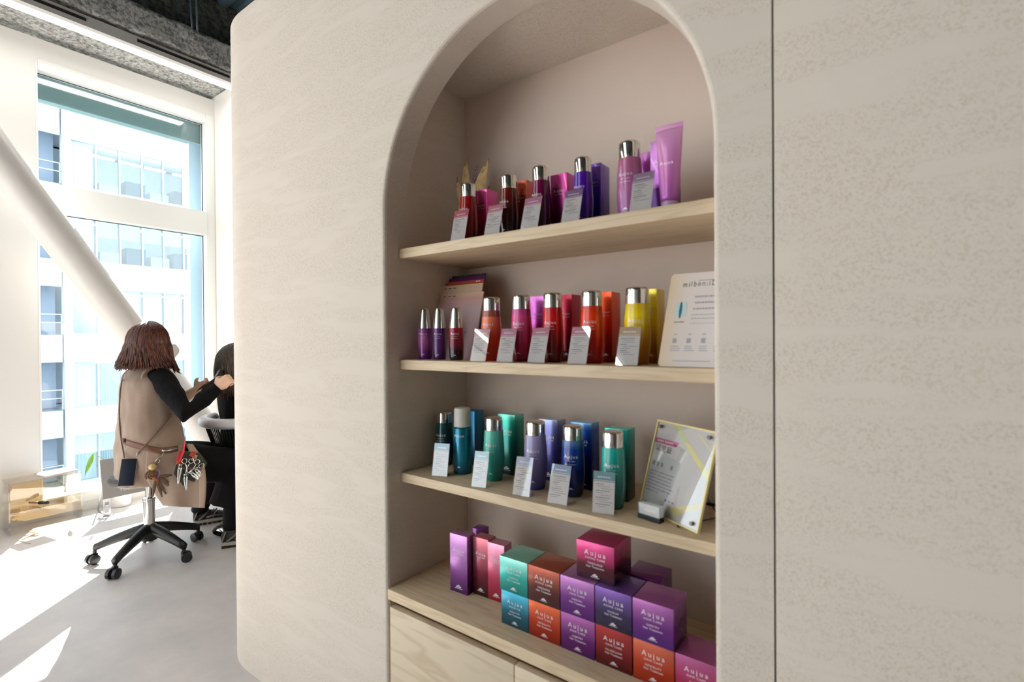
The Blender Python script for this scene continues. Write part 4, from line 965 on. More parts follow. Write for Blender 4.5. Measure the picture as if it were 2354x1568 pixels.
def hand(mb, w, d, nrm, side, curl, s=1.0, thumb=.6):
    """palm, four fingers of different lengths and a thumb; nrm = palm side, side = towards the thumb"""
    d = d.normalized(); side = (side-d*side.dot(d)).normalized(); nrm = d.cross(side) if d.cross(side).dot(nrm) > 0 else -d.cross(side)
    R_ = Matrix((d, side, nrm)).transposed()
    mb.ball(w+d*.045*s, (.047*s, .040*s, .017*s), 14, 10, R_)
    mb.tube([w-d*.02*s, w+d*.02*s, w+d*.05*s], [.024*s, .026*s, .024*s], 12, 1)
    for k, (lat, ln) in enumerate(((.029, .92), (.010, 1.0), (-.009, .95), (-.027, .78))):
        p = w+d*.082*s+side*lat*s; dr = d.copy(); pts = [p-d*.03*s, p]; a = 0
        for seg, (L, c) in enumerate(((.040, .9), (.026, 1.1), (.021, .7))):
            a += curl*c*(1+.06*k); dr = d*cos(a)+nrm*sin(a); p = p+dr*L*ln*s; pts.append(p)
        mb.tube(pts, [.0088*s, .0088*s, .0082*s, .0075*s, .0058*s], 10)
    p = w+d*.022*s+side*.030*s; t1 = p+(side*.8+d*.7+nrm*.4).normalized()*.036*s; t2 = t1+(d*.8+side*(.3-thumb)+nrm*.7).normalized()*.032*s; t3 = t2+(d*.6-side*thumb+nrm*.8).normalized()*.026*s
    mb.tube([p-side*.014*s, p, t1, t2, t3], [.013*s, .0135*s, .011*s, .0092*s, .0066*s], 10)
def head(mb, C, g, up, s=1.0):
    """cranium, jaw, nose, ears and lips; g = facing"""
    g = (g-up*g.dot(up)).normalized(); e = up.cross(g); R_ = Matrix((g, e, up)).transposed()
    P = lambda a, b, c: C+(g*a+e*b+up*c)*s
    mb.ball(P(-.012, 0, .025), (.098*s, .076*s, .092*s), 24, 16, R_)
    mb.ball(P(.030, 0, -.045), (.058*s, .056*s, .066*s), 20, 14, R_)
    mb.ball(P(.058, 0, -.088), (.026*s, .030*s, .020*s), 14, 10, R_)
    mb.tube([P(.080, 0, .022), P(.094, 0, -.002), P(.104, 0, -.022), P(.088, 0, -.032)], [.008*s, .010*s, .014*s, .010*s], 10)
    mb.ball(P(.084, 0, -.056), (.012*s, .024*s, .007*s), 10, 8, R_)
    for q in (-1, 1):
        mb.ball(P(-.004, q*.077, -.012), (.017*s, .007*s, .030*s), 12, 8, R_)
        mb.ball(P(.070, q*.034, -.02), (.018*s, .022*s, .020*s), 10, 8, R_)
def eyes(C, g, up, parent, off, s=1.0):
    g = g.normalized(); e = up.cross(g)
    for q in (-1, 1):
        m = MB(); m.ball(C+(g*.074+e*q*.032+up*.006)*s-off, (.012*s, .014*s, .010*s), 12, 8, Matrix((g, e, up)).transposed()); o = m.obj('eye', mat('eye_white', (226, 222, 216), .2), parent, True)
        m = MB(); m.ball(C+(g*.0835+e*q*.032+up*.006)*s-off, (.004*s, .006*s, .006*s), 10, 6, Matrix((g, e, up)).transposed()); m.obj('iris', mat('iris', (46, 30, 24), .2), o, True)
def hair_mesh(C, g, up, rad, length, n, parent, m, name='hair', lo=50, flare=.0, flareback=0, seed=1, off=Vector((0, 0, 0)), base=True, r0=.0115, wave=.006, inward=.0):
    """locks that leave the parting, follow the skull and fall free"""
    g = (g-up*g.dot(up)).normalized(); e = up.cross(g); rnd = random.Random(seed); mb = MB(); a, b, c = rad
    if base:
        rings = []
        for i in range(13):
            th = pi*.60*i/12; row = []
            for j in range(36):
                ph = 2*pi*j/36; cut = 1.0
                t = th
                if cos(ph) > .45: t = min(th, pi*.30)
                row.append(C+g*(a*.97*sin(t)*cos(ph))+e*(b*.97*sin(t)*sin(ph))+up*(c*.97*cos(t)))
            rings.append(row)
        mb.rings(rings)
    for k in range(n):
        ph = radians(lo+(360-2*lo)*(k+rnd.random())/n); layer = rnd.random(); sc = 1.0+.07*layer
        cs_, sn = cos(ph), sin(ph); pts = []; top = rnd.uniform(.05, .5) if k % 3 else rnd.uniform(.5, 1.0)
        for i in range(6):
            th = top+(pi*.50-top)*i/5; q = .88+.12*min(1, th*1.4)
            pts.append(C+g*(a*sc*q*sin(th)*cs_)+e*(b*sc*q*sin(th)*sn)+up*(c*sc*cos(th)))
        o = (g*cs_*a+e*sn*b).normalized(); p = pts[-1]; L = length*(.70+.38*rnd.random()*(1-.3*layer)); bk = max(0, -cs_); ph2 = rnd.random()*6; seg = 6
        for i in range(1, seg+1):
            u = i/seg
            w_ = (flare+flareback*bk)*u**2.2 - inward*u*u
            pts.append(p-up*L*u+o*(w_+.012*u*(1-u))+e*wave*sin(ph2+u*5)+g*wave*cos(ph2*1.3+u*4))
        nn = len(pts); rr = r0*(.75+.5*rnd.random()); mb.tube(pts, [rr*(.5+.5*min(1, i/3)) if i < nn-4 else rr*(1, .85, .6, .18)[i-(nn-4)] for i in range(nn)], 6)
    return mb.obj(name, m, parent, True, off=off)
def hairmat(name, c0, c1):
    m, nt, b = nodes(name); L = nt.links; tc = N(nt, 'ShaderNodeTexCoord'); mp = N(nt, 'ShaderNodeMapping'); mp.inputs['Scale'].default_value = (150, 150, 7); L.new(tc.outputs['Object'], mp.inputs[0])
    n = N(nt, 'ShaderNodeTexNoise'); n.inputs['Scale'].default_value = 1; n.inputs['Detail'].default_value = 3; L.new(mp.outputs[0], n.inputs[0])
    r = N(nt, 'ShaderNodeValToRGB'); r.color_ramp.elements[0].position = .35; r.color_ramp.elements[1].position = .68; r.color_ramp.elements[0].color = lin(c0); r.color_ramp.elements[1].color = lin(c1)
    L.new(n.outputs['Fac'], r.inputs[0]); L.new(r.outputs[0], b.inputs['Base Color']); b.inputs['Roughness'].default_value = .42
    bp = N(nt, 'ShaderNodeBump'); bp.inputs['Strength'].default_value = .6; bp.inputs['Distance'].default_value = .003; L.new(n.outputs['Fac'], bp.inputs['Height']); L.new(bp.outputs[0], b.inputs['Normal']); return m
SKIN = mat('skin', (226, 186, 160), .5, sheen=.1); KNIT = mat('black_knit', (11, 11, 13), .9, spec=.2, bump=.25, bscale=420)
FLEECE = mat('beige_fleece', (156, 134, 118), .95, sheen=.35, bump=.3, bscale=300, vary=.06); FLEECE2 = mat('beige_binding', (168, 144, 126), .9, sheen=.2, bump=.2, bscale=400)
CLOTH = mat('black_cloth', (12, 11, 12), .85, spec=.2, bump=.15, bscale=300); LEATH = mat('brown_leather', (112, 72, 54), .45, bump=.15, bscale=200)
HAIR1 = hairmat('auburn_hair', (38, 16, 12), (112, 56, 38)); HAIR2 = hairmat('brown_hair', (26, 19, 15), (84, 62, 46))
UPV = Vector((0, 0, 1)); D0 = depth(HUB)
# ---- stylist
O1 = Vector((HUB.x, HUB.y, 0)); sty = thing('person', 'person with auburn bob and mask in beige vest, seated on a stool, holding hair', 'person', tuple(O1))
pel = Vector((-3.425, 1.115, .56)); chs = onD((336, 930), D0); shc = onD((334, 866), D0); nk = onD((342, 842), D0); hc = onD((352, 796), D0+.01)
rs = onD((374, 872), D0-.06); re = onD((428, 950), D0-.17); rw = onD((498, 893), D0-.01)
ls = onD((312, 880), D0+.13); le = onD((398, 930), D0+.17); lw = onD((447, 899), D0+.10)
ra = onZ((532, 1250), 0)+Vector((0, 0, .10)); rk = onD((556, 1068), depth(ra)+.02); la = onZ((458, 1204), 0)+Vector((0, 0, .10)); lk = onD((512, 1052), D0+.40)
rh, lh = pel+Vector((.10, .02, -.01)), pel+Vector((-.10, .02, -.01))
gz = Vector((.36, .92, -.10)).normalized()
def torso(mb, k, levels):
    rows = []
    for z, a, b in levels:
        t = (z-.56)/(shc.z-.56); c = pel.lerp(shc, t); rows.append(ell((c.x, c.y, z), a+k, b+k))
    mb.rings(rows)
LV = [(.47, .15, .12), (.55, .17, .13), (.65, .15, .115), (.76, .13, .10), (.88, .15, .11), (.97, .165, .108), (1.03, .15, .09), (1.07, .09, .065)]
m = MB(); torso(m, 0, LV); m.tube([shc-UPV*.02, nk, hc-UPV*.06], [.062, .052, .052], 18); head(m, hc, gz, UPV, .93)
for s_, e_, w_ in ((rs, re, rw), (ls, le, lw)):
    m.tube([s_+(shc-s_)*.35, s_, (s_+e_)/2, e_, (e_+w_)/2, w_], [.05, .052, .043, .038, .036, .026], 16)
rd = (onD((522, 874), D0+.02)-rw); hand(m, rw, rd, Vector((.3, .6, -.7)), Vector((-.2, .3, .9)), 1.15, .96, .55)
ldv = (onD((478, 884), D0+.10)-lw); hand(m, lw, ldv, Vector((.3, -.6, -.4)), Vector((0, .1, 1)), .62, .96, .35)
for h_, k_, a_ in ((rh, rk, ra), (lh, lk, la)): m.tube([h_, (h_+k_)/2, k_, (k_+a_)/2+Vector((-.01, -.015, 0)), a_, a_-UPV*.04], [.085, .072, .055, .05, .034, .036], 16)
body = remesh(m, 'body', SKIN, sty, .0052, 3, off=O1)
eyes(hc, gz, UPV, sty, O1, .93)
m = MB(); torso(m, .006, LV[3:]); m.tube([shc, nk-UPV*.005], [.07, .058], 18)
m.ball(rs, .062); m.tube([rs+(shc-rs)*.35, rs, rs.lerp(re, .5), re, re.lerp(rw, .5), rw, rw.lerp(rw+rd.normalized(), .012)], [.06, .064, .056, .053, .046, .036, .035], 18)
m.ball(ls, .060); m.tube([ls+(shc-ls)*.35, ls, ls.lerp(le, .5), le, le.lerp(lw, .38)], [.06, .062, .055, .052, .045], 18)
swt = remesh(m, 'sweater', KNIT, sty, .007, 3, .0035, 24, O1)
# vest: close to the shoulders, wide over the hips, draped over the seat
VL = [(.452, .205, .175), (.50, .215, .18), (.56, .222, .172), (.63, .222, .168), (.70, .208, .156), (.78, .20, .148), (.86, .19, .138), (.93, .188, .132), (.985, .184, .124), (1.03, .176, .110), (1.058, .146, .09), (1.08, .10, .074), (1.10, .070, .064)]
m = MB(); torso(m, 0, VL)
for q_ in (rs, ls): m.tube([shc, shc.lerp(q_, .4), shc.lerp(q_, .66)], [.072, .078, .080], 20)
vest = remesh(m, 'vest', FLEECE, sty, .009, 4, .012, 8.5, O1, (1, 1, .6))
def bvh(objs):
    vs = []; fs = []
    for o in objs:
        k = len(vs); vs += [v.co+O1 for v in o.data.vertices]; fs += [[i+k for i in p.vertices] for p in o.data.polygons]
    return BVHTree.FromPolygons(vs, fs)
BV0 = bvh([vest])
# hanging right panel of the vest, with its bound front edge
Lp = [(338, 1030), (334, 1070), (336, 1100), (350, 1125), (362, 1145), (374, 1163)]; Rp = [(441, 1020), (462, 1048), (471, 1078), (473, 1105), (472, 1135), (470, 1168)]
def lerp_path(P, v):
    f = v*(len(P)-1); i = min(int(f), len(P)-2); t = f-i; return (P[i][0]+(P[i+1][0]-P[i][0])*t, P[i][1]+(P[i+1][1]-P[i][1])*t)
def dense(P, n=6): return [lerp_path(P, i/(n*(len(P)-1))) for i in range(n*(len(P)-1)+1)]
def panel_pt(u, v, o=0):
    a, b = lerp_path(Lp, v), lerp_path(Rp, v); x = a[0]+(b[0]-a[0])*u; y = a[1]+(b[1]-a[1])*u
    if BV0:
        dn = _ray((x, y)).normalized(); hit = BV0.ray_cast(CAM, dn)[0]
    else: hit = None
    F_ = D0-.185-.02*v+.05*(u-.5)**2+.07*u*(1-.3*v)+.012*sin(u*9+v*2)*v
    k = max(0, 1-v*1.5); k = k*k*(3-2*k)
    if hit is not None: k = max(k, 1-u*4); an = depth(hit)-.0035
    else: an = D0-.03
    dd = F_*(1-k)+an*k
    if hit is not None: dd = min(dd, an)
    dd -= o+.04*math.exp(-((u-.78)/.24)**2-((v-.28)/.24)**2)
    return onD((x, y), dd)
rows = [[panel_pt(u/30, v/24) for u in range(31)] for v in range(25)]
m = MB().grid(rows, -.006); vp = m.obj('vest_panel', FLEECE, sty, True, off=O1)
rows = [[panel_pt(.875+.13*u/4, v/24, .005) for u in range(5)] for v in range(25)]
MB().grid(rows, -.009).obj('binding', FLEECE2, vp, True, off=O1)
BV = bvh([vest, vp])
def surf(p, lift=.006):
    d = _ray(p); dn = d.normalized(); loc, nr, i, q = BV.ray_cast(CAM, dn)
    if loc is None: return onD(p, D0-.17), -dn
    return loc-dn*lift, nr
# armhole binding
for q_ in (rs, ls):
    c = shc.lerp(q_, .665); ax = (q_-shc).normalized(); e1 = (UPV-ax*UPV.dot(ax)).normalized(); e2 = ax.cross(e1)
    m = MB(); m.tube([c+e1*.0815*cos(t)+e2*.0815*sin(t) for t in [2*pi*i/40 for i in range(41)]], .0062, 8); m.obj('armhole_binding', FLEECE2, sty, True, off=O1)
# trousers and leggings
m = MB(); torso(m, .012, [(.47, .16, .13), (.55, .175, .135), (.62, .16, .125)])
for h_, k_, a_ in ((rh, rk, ra), (lh, lk, la)):
    hem = k_.lerp(a_, .60); m.tube([h_+(pel-h_)*.3, h_.lerp(k_, .3), h_.lerp(k_, .75), k_+Vector((0, .0, .0)), k_.lerp(a_, .22), hem], [.115, .115, .105, .098, .120, .145], 20)
    m.tube([k_.lerp(a_, .3), k_.lerp(a_, .7), a_-UPV*.01], [.066, .062, .048], 14)
remesh(m, 'trousers', CLOTH, sty, .008, 4, .006, 9, O1, (1, 1, .5))
# trainers
SH_U = mat('trainer_mesh', (52, 50, 48), .7, bump=.2, bscale=500); SH_O = mat('trainer_overlay', (118, 113, 104), .6); SH_S = mat('trainer_sole', (178, 170, 154), .6); SH_T = mat('trainer_tread', (44, 40, 38), .8)
def shoe(heel, toe):
    d = Vector((toe.x-heel.x, toe.y-heel.y, 0)).normalized(); s = Vector((-d.y, d.x, 0)); L = .255; b0_ = heel-O1
    def row(t, hw, z0, z1, n=14, sq=1): return [b0_+d*(t*L)+s*(hw*cos(2*pi*j/n))+Vector((0, 0, (z0+z1)/2+(z1-z0)/2*sin(2*pi*j/n)*sq)) for j in range(n)]
    W_ = [(0, .026), (.04, .033), (.25, .034), (.5, .040), (.75, .044), (.92, .034), (1, .016)]
    r = bpy.data.objects.new('shoe', None); COL.objects.link(r); r.parent = sty
    m = MB(); m.rings([[b0_+d*(t*L)+s*q*w+Vector((0, 0, z)) for q, z in ((-1, .014), (1, .014), (1.06, .036), (-1.06, .036))] for t, w in W_]); m.obj('sole', SH_S, r, bevel=.004)
    m = MB()
    for i in range(9): m.add([b0_+d*((i*.11+o)*L)+s*q*.034+Vector((0, 0, z)) for z in (0.001, .016) for o, q in ((.01, -1), (.085, -1), (.085, 1), (.01, 1))], [(0, 3, 2, 1), (4, 5, 6, 7), (0, 1, 5, 4), (1, 2, 6, 5), (2, 3, 7, 6), (3, 0, 4, 7)])
    o = m.obj('tread', SH_T, r); o['kind'] = 'stuff'
    tops = [(0, .085), (.04, .098), (.25, .102), (.42, .088), (.6, .074), (.8, .058), (.95, .050), (1, .036)]
    ws = [.022, .030, .031, .034, .038, .039, .028, .010]
    m = MB(); m.rings([row(t, w, .026, z) for (t, z), w in zip(tops, ws)]); m.obj('upper', SH_U, r, True)
    m = MB()
    for q in (-1, 1):
        for P in ([(.02, .9, .04), (.06, 1, .07), (.10, .9, .10)], [(.12, 1.02, .04), (.26, 1.04, .066), (.36, .85, .092)], [(.30, 1.06, .05), (.5, 1.05, .058), (.8, 1.04, .042)], [(.45, 1.02, .042), (.5, .95, .072), (.55, .6, .082)]):
            m.tube([b0_+d*(t*L)+s*q*.0345*k+Vector((0, 0, z)) for t, k, z in P], .0065, 8, .5)
    m.obj('overlay', SH_O, r, True)
    m = MB(); m.tube([b0_+d*.006+Vector((0, 0, .088)), b0_-d*.012+Vector((0, 0, .108)), b0_+d*.004+Vector((0, 0, .118)), b0_+d*.014+Vector((0, 0, .100))], .0035, 6); m.obj('pull_tab', SH_O, r, True)
    m = MB()
    for i in range(5): z = .088-.008*i; t = .46+.07*i; m.tube([b0_+d*(t*L)+s*.022+Vector((0, 0, z-.006)), b0_+d*(t*L+.006)+Vector((0, 0, z+.006)), b0_+d*(t*L)-s*.022+Vector((0, 0, z-.006))], .0025, 6)
    m.obj('laces', SH_O, r, True)
hL = onZ((444, 1208), 0); shoe(hL, hL+Vector((.38, 1, 0))); hR = onZ((510, 1258), 0); shoe(hR, hR+Vector((.55, .9, 0)))
# hair, mask, earring
hair_mesh(hc+Vector((-.008, -.010, .020)), gz, UPV, (.108, .104, .118), .150, 900, sty, HAIR1, lo=38, flare=.034, flareback=.014, seed=4, off=O1, r0=.0075, inward=.0, wave=.007)
m = MB(); rnd = random.Random(21)
for i in range(46):
    j = Vector((rnd.uniform(-1, 1), rnd.uniform(-1, 1), rnd.uniform(-1, 1))); a = rnd.random()
    if i < 28: P_ = [(312, 770), (299, 796), (289, 812-6*a), (281-3*a, 822), (279-2*a, 831), (285-5*a, 838+3*a), (293-14*a, 838+4*a)]; dz = .02
    else: P_ = [(386, 776), (393, 800), (395, 822), (397+5*a, 836), (402+4*a, 845+2*a), (405+4*a, 851+3*a), (409+4*a, 852+4*a)]; dz = .0
    m.tube([onD(q, D0+dz)+j*(.004+.0015*k) for k, q in enumerate(P_)], [.004, .005, .005, .0045, .0035, .0025, .0006], 6)
m.obj('loose_locks', HAIR1, sty, True, off=O1)
g = (gz-UPV*gz.dot(UPV)).normalized(); e = UPV.cross(g); rows = []
for i in range(9):
    v = i/8; row = []
    for j in range(15):
        ph = radians(-82+164*j/14); z = .010-.100*v; r = .096*(1-.35*(v-.35)**2); nb = .030*math.exp(-(ph/.38)**2)*math.exp(-((v-.38)/.42)**2)
        row.append(hc+g*((.80*r*cos(ph)+.022)+nb)+e*(.070*sin(ph))+UPV*(z-.010*(1-cos(ph))))
    rows.append(row)
mk = MB().grid(rows, -.002).obj('face_mask', mat('mask_white', (226, 224, 220), .75), sty, True, off=O1)
m = MB()
for q in (-1, 1): m.tube([hc+g*.03+e*q*.070+UPV*.005, hc+g*.0+e*q*.080+UPV*.016, hc-g*.016+e*q*.082-UPV*.01, hc+g*.0+e*q*.078-UPV*.035, hc+g*.03+e*q*.068-UPV*.06], .0016, 6)
m.obj('ear_loop', mat('mask_white', (226, 224, 220), .75), mk, True, off=O1)
m = MB(); m.ball(hc-g*.004-e*.083-UPV*.042, .006, 10, 8); m.obj('earring', mat('dark_bead', (30, 24, 24), .25), sty, True, off=O1)
# belt
m = MB(); rows = []
bp_ = [(281, 1013), (292, 1018), (310, 1024), (330, 1029), (352, 1033), (372, 1036), (392, 1034), (410, 1030)]
for x, y in dense(bp_, 4): rows.append([surf((x, y+k), .006)[0] for k in (-6.5, -3, 0, 3, 6.5)])
m.grid(rows, .004); m.obj('belt', LEATH, sty, True, off=O1)
m = MB(); a = surf((287, 1013), .010)[0]; m.ball(a, (.009, .009, .012), 10, 8); m.tube([a, a+RIGHT*.008-UP*.02, a+RIGHT*.004-UP*.045], .003, 6); m.obj('belt_knot', mat('dark_leather', (54, 36, 30), .5), sty, True, off=O1)
# phone on its strap
def oriented(p, lift, rot=0):
    """frame on the cloth: x right, z up in the picture plane, y away"""
    c, n_ = surf(p, lift); y = (c-CAM).normalized(); x = (RIGHT*cos(rot)-UP*sin(rot)); x = (x-y*x.dot(y)).normalized(); z = x.cross(y); return c, Matrix((x, y, z)).transposed()
def place_rot(o, c, R_): o.matrix_world = Matrix.Translation(c) @ R_.to_4x4()
c, R_ = oriented((294, 1086), .034, -.03); yaw_ = Matrix.Rotation(-.30, 3, 'Z')
ph = thing('smartphone', 'dark smartphone in a beige case hanging from a strap at the vest', 'phone'); place_rot(ph, c, R_ @ yaw_)
MB().box(-.037, .037, -.005, .009, -.073, .073).obj('case', mat('phone_case', (150, 124, 104), .5), ph, bevel=.004)
MB().box(-.0345, .0345, -.0062, -.0050, -.0705, .0705).obj('screen', mat('phone_screen', (30, 38, 52), .12, coat=.5), ph, bevel=.0005)
MB().box(.037, .039, -.002, .006, .02, .045).obj('side_button', STEEL, ph)
sp_ = thing('phone_strap', 'thin brown strap running from shoulder to phone and under the arm', 'strap', tuple(c))
m = MB(); A_ = [(283, 862), (276, 900), (274, 940), (275, 980), (279, 1015), (284, 1042)]; m.tube([surf(p, .007)[0] for p in dense(A_)]+[c+R_ @ Vector((-.025, 0, .076))], .0035, 8, .6); m.obj('strap', mat('strap_leather', (128, 98, 78), .55), sp_, True, off=c)
m = MB(); A_ = [(394, 952), (380, 972), (362, 994), (343, 1014), (328, 1030), (316, 1043)]; m.tube([surf(p, .008)[0] for p in dense(A_)], .0048, 8, .6); m.obj('strap', mat('strap_leather', (128, 98, 78), .55), sp_, True, off=c)
m = MB(); m.tube([surf((316, 1043), .008)[0], c+R_ @ Vector((.028, 0, .078))], .003, 8); q = surf((316, 1042), .010)[0]; m.ball(q, .006, 8, 6); m.obj('clasp', STEEL, sp_, True, off=c)
# key charm: hook, ball, leather rose, purple ribbon and tassel leaves
c, R_ = oriented((354, 1082), .02); kc = thing('key_charm', 'leather rose charm with tassel leaves and gold ball hooked to the belt', 'charm'); place_rot(kc, c, R_); k_ = depth(c)/F_PX
def L2(x, y, o=0): return Vector(((x-354)*k_, o, -(y-1082)*k_))
m = MB(); m.tube([L2(366, 1040), L2(364, 1050), L2(358, 1054), L2(353, 1062), L2(357, 1068), L2(362, 1062), L2(360, 1054)], .003, 8); m.obj('snap_hook', mat('pale_brass', (196, 188, 160), .25, 1), kc, True)
m = MB(); m.ball(L2(350, 1074, -.006), .020, 14, 10); o = m.obj('gold_ball', mat('gold_glitter', (206, 182, 132), .35, .5, bump=.8, bscale=260), kc, True)
m = MB()
for i in range(40): t = i*.42; r = .003+.0007*i; m.ball(L2(352, 1092)+Vector((r*cos(t), -.014+.0002*i, r*sin(t)*.9)), (.006, .004, .006), 6, 4)
m.obj('leather_rose', mat('rose_leather', (112, 78, 50), .6), kc, True)
m = MB(); m.tube([L2(362, 1078, -.01), L2(366, 1088, -.012), L2(364, 1098, -.012), L2(356, 1102, -.012)], .004, 8, .4); m.obj('ribbon', mat('purple_ribbon', (140, 108, 176), .5), kc, True)
for i, (x, y) in enumerate(((390, 1092), (403, 1126), (396, 1118), (384, 1134), (378, 1141), (360, 1140), (370, 1122), (386, 1108))):
    a = L2(360, 1096, -.008); b = L2(x, y, -.012-.002*(i % 3)); d_ = b-a; s_ = d_.cross(Vector((0, 1, 0))).normalized(); rows = []
    for q in range(7): u = q/6; w_ = .0075*sin(pi*min(1, .12+u*.88)**1.2)+.0005; cc = a+d_*u; rows.append([cc-s_*w_, cc+Vector((0, -.0015, 0)), cc+s_*w_])
    MB().grid(rows, .0025).obj('tassel_leaf', mat('tassel_leather', (104, 80, 60), .7), kc, True)
m = MB(); m.tube([L2(354, 1096, -.014), L2(366, 1104, -.014), L2(364, 1112, -.014)], [.008, .009, .004], 8, .5); m.obj('amber_tag', mat('amber_leather', (126, 66, 30), .5), kc, True)
# tool pouch with its tools
c, R_ = oriented((434, 1078), .052, .20); tp = thing('tool_pouch', 'dark olive leather tool pouch hanging at the right hip', 'pouch'); place_rot(tp, c, R_); k_ = depth(c)/F_PX
def pouch(P, y0, y1, name, m_, bev=.003):
    mb = MB(); n_ = len(P); mb.rings([[Vector((x, y0, z)) for x, z in P], [Vector((x, y1, z)) for x, z in P]]); return mb.obj(name, m_, tp, bevel=bev)
OLIVE = mat('olive_leather', (50, 50, 38), .55, bump=.12, bscale=240)
pouch([(-.075, .085), (.02, .095), (.075, .05), (.072, -.07), (.01, -.095), (-.06, -.04)], .002, .014, 'back_panel', OLIVE)
pouch([(-.055, .03), (.05, .045), (.062, -.03), (.05, -.062), (-.035, -.045)], -.012, .003, 'front_pocket', OLIVE)
pouch([(-.05, .0), (.055, .012), (.055, .004), (-.05, -.010)], -.0145, -.011, 'strap_loop', LEATH, .001)
for x, z in ((-.045, -.006), (.05, .008)):
    m = MB(); m.tube([(x, -.013, z), (x, -.017, z)], .003, 8); m.obj('rivet', STEEL, tp)
m = MB(); m.tube([surf((372, 1036), .012)[0], surf((390, 1036), .014)[0], surf((408, 1032), .016)[0]], .005, 8, .6); inv = Matrix.Translation(c) @ R_.to_4x4(); inv.invert()
m.v = [tuple(inv @ Vector(v)) for v in m.v]; m.obj('belt_chain', STEEL, tp, True)
def tool(name, label, cat, pts_fn, group=None):
    t = thing(name, label, cat, group=group); place_rot(t, c, R_); pts_fn(t); return t
def comb(t):
    m = MB(); m.box(-.062, -.052, -.010, -.0065, .02, .088); m.obj('spine', mat('comb_red', (232, 60, 76), .35), t, bevel=.001)
    m = MB()
    for i in range(15): m.box(-.078, -.061, -.0095, -.0075, .024+i*.0042, .026+i*.0042)
    o = m.obj('teeth', mat('comb_red', (232, 60, 76), .35), t); o['kind'] = 'stuff'
    m = MB(); m.tube([(-.056, -.008, .085), (-.068, -.008, .135), (-.078, -.008, .165)], [.004, .0028, .0012], 8); m.obj('tail', mat('comb_red', (232, 60, 76), .35), t, True)
tool('tail_comb', 'red tail comb with a long thin handle in the tool pouch', 'comb', comb)
def block(x0, x1, z0, z1, col, nm='clip_body'):
    def f(t):
        MB().box(x0, x1, -.012, -.003, z0, z1).obj(nm, mat('clip_%d_%d_%d' % col, col, .4), t, bevel=.002)
        m = MB()
        for i in range(3): m.box(x0+.002, x1-.002, -.0135, -.0118, z0+(z1-z0)*(.2+.25*i), z0+(z1-z0)*(.3+.25*i))
        o = m.obj('ridges', mat('clip_dark_%d' % col[0], tuple(int(v*.6) for v in col), .5), t); o['kind'] = 'stuff'
    return f
tool('hair_clip', 'neon orange hair clip at the left edge of the tool pouch', 'clip', block(-.066, -.042, .012, .030, (250, 92, 40)))
tool('hair_clip', 'coral red hair clip behind the scissors in the pouch', 'clip', block(-.022, .004, .066, .098, (206, 84, 76)))
tool('hair_clip', 'cream hair clip with dark marks behind the scissors', 'clip', block(-.006, .016, .046, .078, (206, 176, 150)))
def scissors(dx, rot):
    def f(t):
        def Q(x, z, y=-.016): return (dx+x*cos(rot)-z*sin(rot), y, .012+x*sin(rot)+z*cos(rot))
        for q in (-1, 1):
            m = MB(); m.tube([Q(q*.016+.0115*cos(a_), .028+.0135*sin(a_)) for a_ in [2*pi*i/20 for i in range(21)]], .0024, 8); m.obj('finger_ring', CHROME, t, True)
            m = MB(); m.tube([Q(q*.010, .016), Q(q*.004, .0), Q(-q*.001, -.012), Q(-q*.004, -.05)], [.0028, .003, .0035, .001], 8); m.obj('blade', CHROME, t, True)
    return f
tool('scissors', 'steel hairdressing scissors at the front of the tool pouch', 'scissors', scissors(-.012, .25))
tool('scissors', 'steel hairdressing scissors leaning right in the tool pouch', 'scissors', scissors(.026, -.5))
def alligator(x0, z0, x1, z1):
    def f(t):
        a, b = Vector((x0, -.018, z0)), Vector((x1, -.022, z1)); d_ = (b-a); s_ = d_.cross(Vector((0, 1, 0))).normalized()
        for q in (-1, 1):
            m = MB(); m.tube([a+s_*q*.005, a+d_*.3+s_*q*.006, a+d_*.7+s_*q*.0035, b+s_*q*.0015], [.003, .0045, .0035, .002], 8, .6); m.obj('jaw', CHROME, t, True)
        m = MB(); m.tube([a+s_*.008, a-s_*.008], .004, 8); m.obj('hinge', STEEL, t, True)
    return f
G8 = 'steel section clips clipped to the tool pouch'
for q, lb in (((-.045, .012, -.020, -.088), 'long steel section clip hanging left on the pouch'), ((-.004, -.032, .030, -.112), 'long steel section clip hanging lowest on the pouch'), ((.022, -.018, .074, -.048), 'steel section clip pointing right, lower of two'), ((.036, .004, .082, -.036), 'steel section clip pointing right, upper of two')):
    tool('section_clip', lb, 'clip', alligator(*q), G8)

# ---- client in the salon chair
Cc = onD((566, 905), D0+.45); O2 = Vector((Cc.x, Cc.y, 0)); cli = thing('person', 'person with long brown hair in black, seated with back turned behind the wall edge', 'person', tuple(O2))
g2 = Vector((-.2, .98, 0)).normalized(); e_ = Vector((g2.y, -g2.x, 0)); hc2 = onD((546, 846), D0+.36)+Vector((.0, .0, .015)); zs = Cc.z
def P2(a, b, z): return Vector((Cc.x, Cc.y, z))+g2*a+e_*b
base2 = Vector((hc2.x, hc2.y, 0))
m = MB(); rows = []
for z, a, b in [(.46, .17, .13), (.55, .17, .13), (.68, .15, .115), (.80, .165, .12), (.90, .178, .115), (.965, .155, .095), (1.01, .08, .06)]:
    t = (z-.46)/.55; ctr = Vector((Cc.x, Cc.y, z)).lerp(Vector((hc2.x+.02, hc2.y, z)), t*.6); rows.append(ell(ctr, a, b, 28, e_, g2))
mt = MB(); mt.rings([[Vector((sum(p.x for p in r)/len(r), sum(p.y for p in r)/len(r), r[0].z))*(-.09)+p*1.09 for p in r] for r in rows])
m.rings(rows); m.tube([Vector((hc2.x, hc2.y, .98)), hc2-UPV*.05], [.05, .05], 16); head(m, hc2, g2, UPV, .93)
legs = []
